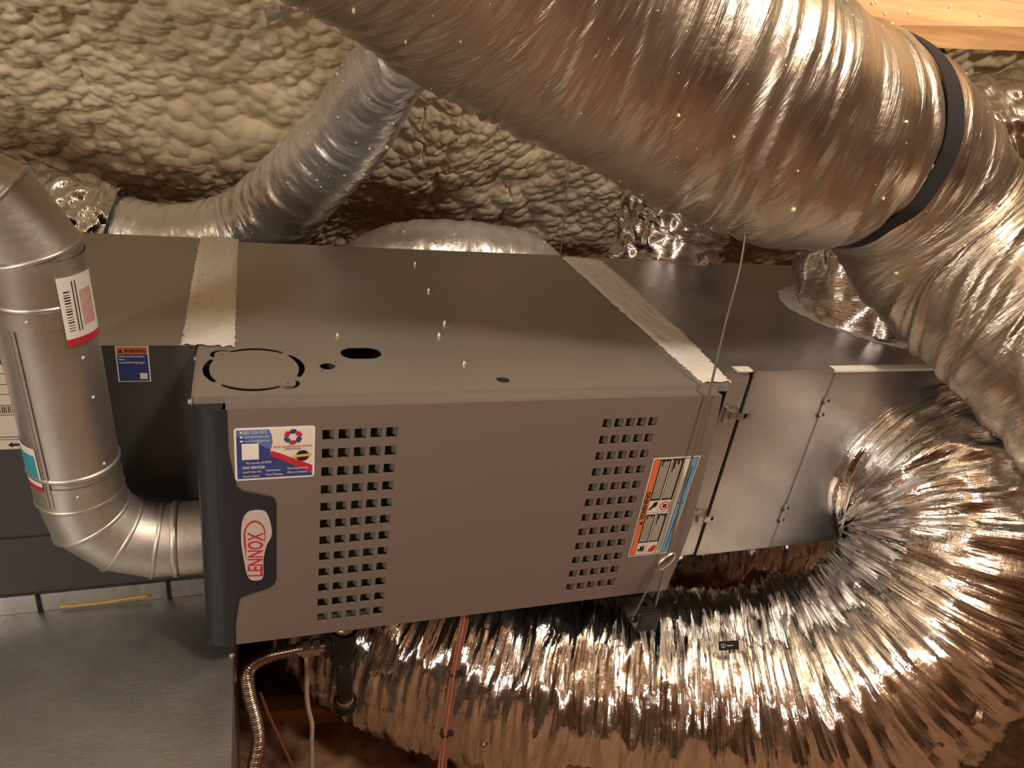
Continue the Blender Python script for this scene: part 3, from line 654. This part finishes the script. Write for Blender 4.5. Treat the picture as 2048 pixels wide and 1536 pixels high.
def cyl_patch(name, material, a0, a1, z0, z1, r, parent, n=14):
    V = []; Ff = []
    for i in range(n + 1):
        a = math.radians(a0 + (a1 - a0) * i / n)
        for z in (z0, z1): V.append(on_riser(z) + Vector((r * math.cos(a), r * math.sin(a), 0)))
        if i: j = 2 * i; Ff.append((j - 2, j, j + 1, j - 1))
    return link(name, mesh(V, Ff), material, parent, True)
for a in (-118.5, -112.5): cyl_patch('lock_seam', 'galv_pipe', a - 1.0, a + 1.0, -0.186, 0.085, FR + 0.0022, flue, 3)
cyl_patch('lock_seam', 'galv_pipe', -118, -113, -0.186, 0.085, FR + 0.0012, flue, 4)
tg = cyl_patch('maker_sticker', 'white', -58, -8, 0.062, 0.152, FR + 0.0044, flue); tag(tg, 'white barcode sticker with a red foot')
cyl_patch('red_foot', 'red', -58, -8, 0.062, 0.072, FR + 0.0047, tg)
for k in range(15): cyl_patch('bar', 'ink', -53, -46, 0.082 + 0.0036 * k, 0.082 + 0.0036 * k + random.choice((.001, .0018)), FR + 0.0047, tg, 3)
for k in range(9): cyl_patch('printed_line', 'red', -33 + 2.2 * k, -33 + 2.2 * k + 0.8, 0.085, 0.132, FR + 0.0047, tg, 1)
for k in range(2): cyl_patch('printed_line', 'ink', -42 + 4 * k, -40.6 + 4 * k, 0.080, 0.146, FR + 0.0047, tg, 1)
tg = cyl_patch('notice_sticker', 'white', -172, -122, -0.158, -0.088, FR + 0.0016, flue); tag(tg, 'white and teal sticker with a red foot')
cyl_patch('teal_field', 'teal', -170, -125, -0.140, -0.100, FR + 0.0019, tg); cyl_patch('red_foot', 'red', -172, -122, -0.158, -0.150, FR + 0.0019, tg)
bm = bmesh.new(); bmesh.ops.create_uvsphere(bm, u_segments=10, v_segments=6, radius=0.0028); riv = bm_mesh(bm, 'rivet')
for a, z in ((-95, 0.098), (-40, 0.04), (-36, -0.02), (-38, -0.125), (-80, -0.165)):
    c = on_riser(z); s_ = link('rivet', riv, 'galv_pipe', flue); s_.location += c + Vector((FR * math.cos(math.radians(a)), FR * math.sin(math.radians(a)), 0))

# ------------------------------------------------------------------ ducts
def lcm_pv(r, cell): return max(2, int(round(2 * math.pi * r / cell)))
def wrinkle(seed, big, fold, cu, cv, crump, su, sv, twist=0.0, pinch=()):
    def f(S, A, R):
        r = float(np.mean(R)); pv = lcm_pv(r, cv); q = A / (2 * math.pi); V1 = q * pv; Sx = S + twist * r * np.sin(A + 0.6)
        wrp = 0.5 * (lat(Sx / cu / 3, q * pv * 2, seed + 1, pv * 2) - .5)
        d = big * (lat(S / 0.22, q * 5, seed + 2, 5) - .5) * 2
        m_ = 0.35 + 1.1 * lat(S / 0.12, q * 6, seed + 9, 6)
        d = d + fold * m_ * (ridge(lat(Sx / cu + wrp * 2, V1, seed + 3, pv)) - .5)
        d = d + 0.55 * fold * m_ * (ridge(lat(Sx / cu * 2.3 + wrp * 3, V1 * 2, seed + 4, pv * 2)) - .5)
        if crump:
            p2 = lcm_pv(r, sv); d = d + crump * (lat(S / su + 0.9 * lat(S / su * .7, q * p2, seed + 6, p2), q * p2 + 0.9 * lat(S / su, q * p2 * 1.0, seed + 7, p2), seed + 5, None, False) - .5) * 2
        for s0, w_, dep in pinch: d = d - dep * np.exp(-((S - s0) / w_) ** 2)
        return d
    return f
def specks(tb, n, smin, smax, parent, name='foam_specks', face=None, i0=0, i1=None):
    V = tb[6]; C = tb[0]; nu, nv, _ = V.shape; Vv, Ff = [], []
    oct_ = np.array([(1, 0, 0), (-1, 0, 0), (0, 1, 0), (0, -1, 0), (0, 0, 1), (0, 0, -1), ]) ; of = [(0, 2, 4), (2, 1, 4), (1, 3, 4), (3, 0, 4), (2, 0, 5), (1, 2, 5), (3, 1, 5), (0, 3, 5)]
    ico = bmesh.new(); bmesh.ops.create_icosphere(ico, subdivisions=1, radius=1.0); iv = np.array([tuple(v.co) for v in ico.verts]); if_ = [tuple(v.index for v in f.verts) for f in ico.faces]; ico.free()
    k = 0
    while k < n:
        i, j = random.randrange(i0, i1 or nu), random.randrange(nv); nrm = V[i, j] - C[i]
        if nrm @ (CAM - V[i, j]) < 0: continue
        s_ = smin + (smax - smin) * random.random() ** 4; b0 = len(Vv); jit = np.array([random.uniform(.7, 1.3) for _ in range(3)]) * s_
        Vv += [tuple(V[i, j] + q * jit) for q in iv]; Ff += [tuple(b0 + a for a in f) for f in if_]; k += 1
    o = link(name, mesh(Vv, Ff), 'foam_speck', parent, True); o['kind'] = 'stuff'; return o
def at_px(tb, u, v):
    """index along a duct whose centre line passes nearest to a pixel"""
    q = (tb[0] - CAM) @ ROT; P = np.stack([1024 + F * q[:, 0] / -q[:, 2], 768 - F * q[:, 1] / -q[:, 2]], 1)
    return int(np.argmin(np.hypot(P[:, 0] - u, P[:, 1] - v)))
def strap_ring(name, tb, i, wd, lift, material, parent=None, th=0.002, k=72):
    C, T, Nn, Bn, R = tb[0][i], tb[2][i], tb[3][i], tb[4][i], tb[5][i]; V = []; a = np.linspace(0, 2 * math.pi, k, endpoint=False); Ff = []
    prof = ((-wd / 2, 0), (wd / 2, 0), (wd / 2, th), (-wd / 2, th))
    for m_ in range(k):
        e = math.cos(a[m_]) * Nn + math.sin(a[m_]) * Bn
        for (s_, h) in prof: V.append(C + T * s_ + e * (R + lift + h))
        for q in range(4): n_ = (q + 1) % 4; m2 = (m_ + 1) % k; Ff.append((m_ * 4 + q, m_ * 4 + n_, m2 * 4 + n_, m2 * 4 + q))
    return link(name, mesh(V, Ff), material, parent)
def strap_fit(name, tb, i, wd, material, th=0.002):
    C, T, V = tb[0][i], tb[2][i], tb[6]; nv = V.shape[1]; h = int(wd / 2 / (tb[1][1] - tb[1][0])) + 2
    R = np.linalg.norm(V[i - h:i + h + 1] - tb[0][i - h:i + h + 1, None], axis=2).max(0); Rr = R
    for _ in range(30): Rr = np.maximum(R, (np.roll(Rr, 1) + Rr + np.roll(Rr, -1)) / 3)
    a = np.linspace(0, 2 * math.pi, nv, endpoint=False); e = np.cos(a)[:, None] * tb[3][i] + np.sin(a)[:, None] * tb[4][i]; out = []
    for s_, hh in ((-wd / 2, 0), (wd / 2, 0), (wd / 2, th), (-wd / 2, th)): out.append(C + T * s_ + e * (Rr + 0.0005 + hh)[:, None])
    Vv = np.stack(out, 1); j = np.arange(nv)[:, None]; q = np.arange(4)[None]; jn = (j + 1) % nv; qn = (q + 1) % 4
    return link(name, np_mesh(Vv, np.stack([j * 4 + q, j * 4 + qn, jn * 4 + qn, jn * 4 + q], -1).reshape(-1, 4), name, None, False), material)
def ribbon(name, pts, wdir, wd, material, th=0.002):
    C, _ = spline(pts, 0.015); n = len(C); wv = np.array(wdir, float); wv /= np.linalg.norm(wv); T = np.gradient(C, axis=0); V = []; Ff = []
    for i in range(n):
        t = T[i] / np.linalg.norm(T[i]); w_ = wv - t * (wv @ t); w_ /= np.linalg.norm(w_); nn = np.cross(t, w_)
        for a, b_ in ((-1, 0), (1, 0), (1, 1), (-1, 1)): V.append(C[i] + w_ * a * wd / 2 + nn * b_ * th)
        if i:
            for q in range(4): r_ = (q + 1) % 4; Ff.append(((i - 1) * 4 + q, (i - 1) * 4 + r_, i * 4 + r_, i * 4 + q))
    return link(name, mesh(V, Ff), material)
# the big overhead duct
A_ctrl = [(-1.3, -.52, 1.02), (-.42, -.24, .80), at(650, -420, .68), at(1000, -110, .87), at(1260, 60, .99), at(1470, 195, 1.08), at(1600, 268, 1.15), at(1715, 294, 1.23), at(1803, 362, 1.31), at(1880, 478, 1.35), at(2015, 610, 1.31), at(2190, 785, 1.24), at(2400, 1040, 1.22), (1.75, -.42, -.35), (1.86, -.5, -.72), (1.95, -.55, -1.06)]
C_, s_a = spline(A_ctrl, 0.0045); iS = at_px((C_,), 1690, 285); sS = s_a[iS]
dA, tA = tube('flex_duct', A_ctrl, [.174, .174, .174, .176, .179, .179, .162, .160, .160, .160, .160], 0.0045, 300, wrinkle(40, .010, .0095, .036, .34, .0012, .03, .06, 0.45, ((sS, .035, .012),)), 'foil_dull')
tag(dA, 'thick dusty foil flex duct slung overhead and held by a black strap', 'duct')
specks(tA, 380, .0008, .0042, dA)
st1 = strap_fit('hanger_strap', tA, iS, 0.044, 'black'); tag(st1, 'black webbing strap wrapped tightly around the thick overhead duct', 'strap')
# pine brace
E1a, E1b, E2a, E2b = at(1655, 48, 1.165), at(2300, 57, 1.06), at(1655, 89, 1.185), at(2300, 110, 1.08)
wv = np.array([0.03, 0.02, 0.14])
beam = thing('pine_brace', 'pine roof brace with foam crumbs above the black duct strap', 'beam', tuple(E2a))
bv = [E1a, E2a, E2a + wv, E1a + wv, E1b, E2b, E2b + wv, E1b + wv]
link('board', mesh(bv, [(0, 1, 2, 3), (7, 6, 5, 4), (0, 4, 5, 1), (1, 5, 6, 2), (2, 6, 7, 3), (3, 7, 4, 0)]), 'wood', beam)
bm = bmesh.new()
for u, v in ((1700, 27), (1716, 20), (1722, 24), (1745, 8), (1752, 5), (1818, 25), (1690, 18), (1770, 28), (1900, 12), (1960, 30)):
    nf = np.cross(E1b - E1a, wv); d = ray(u, v); t = ((E1a - CAM) @ nf) / (d @ nf); c = CAM + d * t
    mtx = Matrix.Translation(c) @ Matrix.Rotation(random.uniform(-.9, .9), 4, 'Y') @ Matrix.Diagonal((.0022, .0025, random.uniform(.003, .006), 1)); bmesh.ops.create_icosphere(bm, subdivisions=1, radius=1.0, matrix=mtx)
o = link('foam_crumbs', bm_mesh(bm), 'foam_speck', beam, True); o['kind'] = 'stuff'
# a second strap that loops behind the duct, hung from the brace
st2 = ribbon('hanger_strap', [at(1845, -160, 1.48), at(1858, 60, 1.50), at(1872, 110, 1.52), at(1892, 160, 1.56), at(1925, 205, 1.62), at(1975, 240, 1.66), at(2030, 252, 1.68), at(2120, 250, 1.70)], (-.4, .85, -.1), 0.040, 'black'); tag(st2, 'loose black webbing strap sagging behind the thick overhead duct', 'strap')

# duct looping from the plenum front down under the furnace
C_ctrl = [(1.42, .06, -.245), (1.42, -.05, -.255), (1.395, -.14, -.33), (1.33, -.175, -.47), (1.20, -.155, -.62), (1.0, -.06, -.725), (.70, .075, -.765), (.38, .30, -.775), (.23, .48, -.77), (.12, .72, -.76)]
dC, tC = tube('flex_duct', C_ctrl, [.205, .208, .215, .22, .22, .22, .215, .208, .20, .20], 0.0045, 330, wrinkle(60, .012, .019, .019, .20, .0075, .014, .07, 0.0), 'foil_bright')
tag(dC, 'shiny crinkled foil flex duct curling from the plenum front to the floor', 'duct')
bm = bmesh.new(); add_cyl(bm, (1.41, .075, -.245), (1.41, .035, -.245), .203, 48); col_ = link('collar', bm_mesh(bm), 'galv', dC, False)
# duct crossing deeper under the furnace
dD, tD = tube('flex_duct', [(3.4, .5, -.66), (2.2, .44, -.68), (1.7, .40, -.67), (1.25, .38, -.66), (.95, .42, -.67), (.72, .58, -.69), (.52, .82, -.72)], .165, 0.006, 180, wrinkle(80, .008, .012, .022, .15, .005, .02, .03), 'foil_bright')
tag(dD, 'bright foil flex duct passing behind the support bar under the furnace', 'duct')
# silver duct climbing the roof slope
E_ctrl = [at(905, 5, 1.44), at(860, 60, 1.50), at(772, 152, 1.62), at(690, 268, 1.78), at(592, 385, 1.91), at(485, 466, 1.98), at(350, 492, 1.94), at(235, 472, 1.90), at(110, 436, 1.85), at(-60, 405, 1.8), at(-420, 380, 1.75), at(-800, 420, 1.75)]
C_, s_e = spline(E_ctrl, 0.006); iE = at_px((C_,), 222, 470); sE = s_e[iE]
dE, tE = tube('flex_duct', E_ctrl, [.083, .085, .094, .102, .108, .106, .104, .104, .104, .104, .104, .104], 0.005, 150, wrinkle(100, .008, .0045, .036, .14, .0018, .02, .04, 0.5, ((sE, .015, .008),)), 'foil_silver')
tag(dE, 'slim silver flex duct curving up the spray foam behind the furnace', 'duct')
specks(tE, 240, .0008, .0050, dE, i0=0, i1=int(len(tE[0]) * .75))
tape_, tT = tube('foil_wrap', [tuple(C_[min(len(C_) - 1, iE + k)]) for k in range(0, 40, 6)], .112, 0.004, 110, wrinkle(120, .01, .010, .025, .04, .012, .022, .03), 'foil_bright', dE)
tag(tape_, 'crumpled mirror foil tape wrap')
# humped duct behind the furnace
dF, tF = tube('flex_duct', [px(680, 600, 1, 1.0), px(765, 545, 1, 1.0), px(860, 523, 1, 1.0), px(960, 523, 1, 1.0), px(1050, 543, 1, 1.0), px(1110, 610, 1, 1.0)], .108, 0.006, 120, wrinkle(140, .008, .006, .03, .14, .0015, .02, .04, 0.5), 'foil_silver')
tag(dF, 'foam spattered silver duct hump just behind the furnace top', 'duct'); specks(tF, 130, .001, .0062, dF)
# take-offs on the plenum
dG, tG = tube('duct_boot', [(1.15, .80, -.22), (1.15, .795, -.05), (1.16, .79, .10), (1.18, .72, .22), (1.17, .56, .33), (1.12, .38, .40), (1.08, .24, .42)], [.145, .150, .135, .13, .13], 0.005, 160, wrinkle(160, .012, .012, .03, .06, .010, .025, .03), 'foil_bright')
tag(dG, 'crumpled foil duct boot rising at the back of the plenum', 'duct')
dH, tH = tube('duct_boot', [(1.425, .325, -.004), (1.422, .33, .05), (1.415, .36, .12), (1.44, .42, .23), (1.58, .42, .35), (2.0, .38, .46), (2.8, .32, .5)], [.172, .150, .150, .15, .15, .15, .15, .15], 0.005, 170, wrinkle(180, .010, .012, .028, .07, .009, .022, .03), 'foil_bright')
tag(dH, 'crumpled foil duct boot set in white mastic on the plenum top', 'duct')
V = []; Ff = []; k = 120; rg = np.random.default_rng(9)
for i in range(k):
    a = 2 * math.pi * i / k; r0, r1 = .160, .196 + rg.normal(0, .0025) + 0.006 * math.sin(3 * a)
    for r_, z in ((r0, .007), ((r0 + r1) / 2, .0045 + rg.normal(0, .001)), (r1 - .004, .0022), (r1, 0.0)): V.append((1.425 + r_ * math.cos(a), .325 + r_ * math.sin(a), z))
    for q in range(3): n_ = ((i + 1) % k) * 4; Ff.append((i * 4 + q, i * 4 + q + 1, n_ + q + 1, n_ + q))
link('mastic_ring', mesh(V, Ff), 'mastic', dH, True)

# ------------------------------------------------------------------ hangers and gas piping
cab = thing('wire_hanger', 'thin steel wire hanger in front of the furnace door holding the bar', 'hanger', (0.775, -0.035, -0.49))
def cp(u, v): return px(u, v, 1, float(np.interp(v, [510, 780, 1090, 1130], [0.0, -0.027, -0.040, -0.044])))
top = cp(1485, 510); grip = cp(1331, 1122)
wire('wire_rope', [top + (top - cp(1450, 650)) * 1.2 + np.array([0, .03, 0]), top, cp(1450, 650), cp(1420, 780), cp(1391, 890), cp(1366, 985), cp(1340, 1090), grip], 0.0021, 'cable', cab)
bm = bmesh.new(); bmesh.ops.create_uvsphere(bm, u_segments=24, v_segments=14, radius=1.0)
bmesh.ops.transform(bm, matrix=Matrix.Translation(grip) @ Matrix.Rotation(0.75, 4, 'Y') @ Matrix.Diagonal((0.0125, 0.0075, 0.0235, 1)), verts=bm.verts)
link('cable_grip', bm_mesh(bm), 'steel', cab, True)
BX0, BX1, BZ0, BZ1, BYF = 0.748, 0.790, -0.4945, -0.452, -0.062
eL, eR = Vector((BX0 - 0.004, -0.045, -0.478)), Vector((BX1 + 0.005, -0.035, -0.474))
wire('wire_leg', [grip + np.array([-.012, 0, -.012]), np.array(eL)], 0.0021, 'cable', cab); wire('wire_leg', [grip + np.array([.002, 0, -.018]), np.array(eR)], 0.0021, 'cable', cab)
bar = thing('support_bar', 'black square steel bar carrying the furnace on a wire hanger', 'bar', (0.769, 0.35, BZ0))
tb_ = box('tube', 'blackiron', BX0, BX1, BYF, 0.80, BZ0, BZ1, bar, 0.003)
box('end_plug', 'accent', BX0 + .002, BX1 - .002, BYF - 0.003, BYF, BZ0 + .002, BZ1 - .002, bar, 0.001)
for c in (eL, eR):
    bm = bmesh.new(); bmesh.ops.create_uvsphere(bm, u_segments=12, v_segments=8, radius=0.0065, matrix=Matrix.Translation(c)); link('eye_bolt', bm_mesh(bm), 'ink', bar, True)
bm = bmesh.new(); add_cyl(bm, (0.769, -0.036, BZ1 - .030), (0.769, -0.036, BZ1 + .01), .006, 16); ct_ = link('cutter', bm_mesh(bm), 'blackiron', bar)
md_ = tb_.modifiers.new('bolt_hole', 'BOOLEAN'); md_.operation = 'DIFFERENCE'; md_.object = ct_; md_.solver = 'EXACT'
bpy.context.view_layer.update(); me_ = bpy.data.meshes.new_from_object(tb_.evaluated_get(bpy.context.evaluated_depsgraph_get()))
tb_.modifiers.clear(); tb_.data = me_; bpy.data.objects.remove(ct_)
cb2 = [px(u, v, 1, 0.705) for u, v in ((1180, 20), (1160, 180), (1139, 330), (1130, 420), (1119, 540))]
tag(wire('wire_hanger', cb2, 0.0021, 'cable'), 'thin steel wire hanger dropping behind the back edge of the furnace', 'hanger')
gy = 0.05
gas = thing('gas_drip_leg', 'black iron gas tee and capped drip leg below the furnace', 'pipe', (0.227, gy, -0.715))
gx, gz = 0.2225, -0.535
bm = bmesh.new(); add_cyl(bm, (gx - .002, gy, gz - .030), (gx - .002, gy, gz + .030), .0225, 24); add_cyl(bm, (gx - .034, gy, gz - .004), (gx, gy, gz - .004), .0205, 24)
add_cyl(bm, (gx - .002, gy, gz - .036), (gx - .002, gy, gz - .024), .025, 24); add_cyl(bm, (gx - .002, gy, gz + .018), (gx - .002, gy, gz + .030), .025, 24); add_cyl(bm, (gx - .036, gy, gz - .004), (gx - .026, gy, gz - .004), .0232, 24)
link('tee', bm_mesh(bm), 'blackiron', gas)
cyl('thread', 'brass', (gx - .002, gy, gz + .026), (gx - .002, gy, gz + .042), .0185, gas); cyl('nipple', 'blackiron', (gx - .002, gy, gz + .040), (gx - .002, gy, -.4505), .0165, gas)
cyl('leg_pipe', 'blackiron', (gx, gy, gz - .03), (gx + .006, gy, -.692), .0150, gas); cyl('thread', 'brass', (gx + .0055, gy, -.684), (gx + .0065, gy, -.698), .0165, gas)
bm = bmesh.new(); add_cyl(bm, (gx + .0063, gy, -.692), (gx + .0070, gy, -.708), .0225, 24); add_cyl(bm, (gx + .0070, gy, -.708), (gx + .0074, gy, -.720), .0215, 24, .013); link('cap', bm_mesh(bm), 'blackiron', gas)
gz2 = gz - 0.006
flx = thing('gas_flex_line', 'corrugated stainless gas connector bending down beside the metal platform', 'hose', (0.06, gy, FZ))
bm = bmesh.new(); add_cyl(bm, (gx - .036, gy, gz2), (gx - .047, gy, gz2), .011, 20); add_cyl(bm, (gx - .044, gy, gz2), (gx - .056, gy, gz2), .0155, 6); add_cyl(bm, (gx - .055, gy, gz2), (gx - .061, gy, gz2), .012, 20); add_cyl(bm, (gx - .060, gy, gz2), (gx - .074, gy, gz2), .0165, 6); add_cyl(bm, (gx - .073, gy, gz2), (gx - .082, gy, gz2), .0125, 20)
link('flare_fitting', bm_mesh(bm), 'steel', flx)
fl = [np.array([gx - .080, gy, gz2]), px(585, 1301, 1, gy), px(540, 1311, 1, gy), px(506, 1328, 1, gy), px(494, 1352, 1, gy), px(499, 1392, 1, gy), px(512, 1440, 1, gy), px(517, 1485, 1, gy), px(507, 1540, 1, gy), px(498, 1620, 1, gy), np.array([0.06, gy, FZ + .0])]
tube('hose', fl, 0.0105, 0.0011, 20, lambda S, A, R: 0.0021 * np.sin(S * 2 * math.pi / 0.0052), 'corr', flx)
tag(wire('power_cord', [px(613, 1300, 1, .075), px(614, 1340, 1, .075), px(613, 1385, 1, .075), px(617, 1420, 1, .075), px(624, 1450, 1, .075), px(623, 1490, 1, .075), px(625, 1560, 1, .08), np.array([.19, .09, FZ])], 0.0046, 'cord'), 'off white electric cord hanging beside the gas connector', 'cord')
tag(wire('control_cable', [px(520, 1385, 1, .12), px(535, 1425, 1, .115), px(558, 1475, 1, .11), px(590, 1545, 1, .10), np.array([.17, .06, FZ])], 0.0036, 'wire'), 'thin dark red cable slanting behind the corrugated gas connector', 'cable')
wb = thing('wire_bundle', 'brown thermostat wire bundle tied with black zip ties before the shiny duct', 'cable', (0.43, -0.02, FZ))
WY = -0.005
bpx = [(932, 1215), (927, 1250), (915, 1310), (908, 1350), (901, 1400), (892, 1460), (884, 1536), (878, 1600)]
for du, dv in ((-5, .0), (0, -.004), (5, .0), (2, .004)):
    wire('wire', [px(u + du * (.5 + .7 * abs(math.sin(i * 1.3))), v, 1, WY - 0.22 * (v - 1235) / 300 * 0.55 + dv) for i, (u, v) in enumerate(bpx)] , 0.0030, 'wire', wb)
for (u, v) in ((909, 1346), (890, 1466)):
    c = px(u, v, 1, WY - 0.22 * (v - 1235) / 300 * 0.55); bm = bmesh.new(); add_cyl(bm, c + np.array([.001, 0, -.003]), c + np.array([-.001, 0, .003]), .0095, 16); add_box(bm, c[0] + .006, c[0] + .014, c[1] - .006, c[1] + .002, c[2] - .004, c[2] + .004); link('zip_tie', bm_mesh(bm), 'ink', wb)

# ------------------------------------------------------------------ small things
q = px(1461, 1284, 1, -0.06)
def c_surface(u, v):
    d = ray(u, v); V = tC[6].reshape(-1, 3); w_ = V - CAM; t = w_ @ d / (d @ d); dist = np.linalg.norm(w_ - t[:, None] * d, axis=1); k_ = np.where(dist < 0.01)[0]; return V[k_[np.argmin(t[k_])]]
try: q = c_surface(1461, 1284) * 0.985 + CAM * 0.015
except Exception: pass
tgd = thing('duct_tag', 'small black printed tag on the shiny curling duct', 'tag', tuple(q))
mt = Matrix.Translation(q) @ Matrix(ROT.tolist()).to_4x4() @ Matrix.Rotation(0.06, 4, 'Z')
box('plate', 'ink', -.019, .019, -.0085, .0085, -.0008, .0008, tgd, 0.0, mt); box('clip', 'cord', .019, .026, -.011, .009, -.0008, .0008, tgd, 0.0, mt)
bm = bmesh.new(); bmesh.ops.create_circle(bm, segments=18, radius=.0046); r_ = bm_mesh(bm)
a = np.linspace(0, 2 * math.pi, 24, endpoint=False); Vv = [mt @ Vector((-.0105 + r * math.cos(t), .0005 + r * math.sin(t), .0011)) for t in a for r in (.0034, .0044)]
link('ring_mark', mesh(Vv, [(2 * i, 2 * i + 1, (2 * i + 3) % 48, (2 * i + 2) % 48) for i in range(24)]), 'silverbadge', tgd)
box('slash_mark', 'silverbadge', -.0110, -.0100, -.003, .003, .0009, .0011, tgd, 0.0, mt @ Matrix.Translation((0, .0002, 0))); box('fine_print', 'silverbadge', -.004, .008, -.001, .001, .0009, .0011, tgd, 0.0, mt)
# bent metal scrap caught in the foam
b0 = foam_pt(548, 24, 0.012); Rm = Matrix.Translation(b0) @ Matrix(ROT.tolist()).to_4x4() @ Matrix.Rotation(0.18, 4, 'Z')
brk = thing('metal_bracket', 'bent steel bracket scrap poking out of the spray foam', 'bracket', tuple(b0))
box('plate', 'steel', -.016, .014, -.014, .018, -.001, .001, brk, 0.0, Rm); box('flange', 'steel', -.016, .040, -.016, -.014, -.002, .020, brk, 0.0, Rm @ Matrix.Rotation(.2, 4, 'Z'))
box('lip', 'steel', -.018, -.014, -.026, .014, -.003, .006, brk, 0.0, Rm)
# floor joist and floor debris
fj = [px(u, v, 2, FZ + .05) for u, v in ((440, 1412), (720, 1398))]
bm = bmesh.new(); dj = Vector(fj[1]) - Vector(fj[0]); rotj = math.atan2(dj.y, dj.x)
jm = Matrix.Translation((Vector(fj[0]) + Vector(fj[1])) / 2) @ Matrix.Rotation(rotj, 4, 'Z')
add_box(bm, -.35, .35, -.022, .022, -.09, 0, .003, jm); tag(link('floor_joist', bm_mesh(bm), 'wood_floor'), 'pine ceiling joist half buried in the brown attic floor', 'joist')
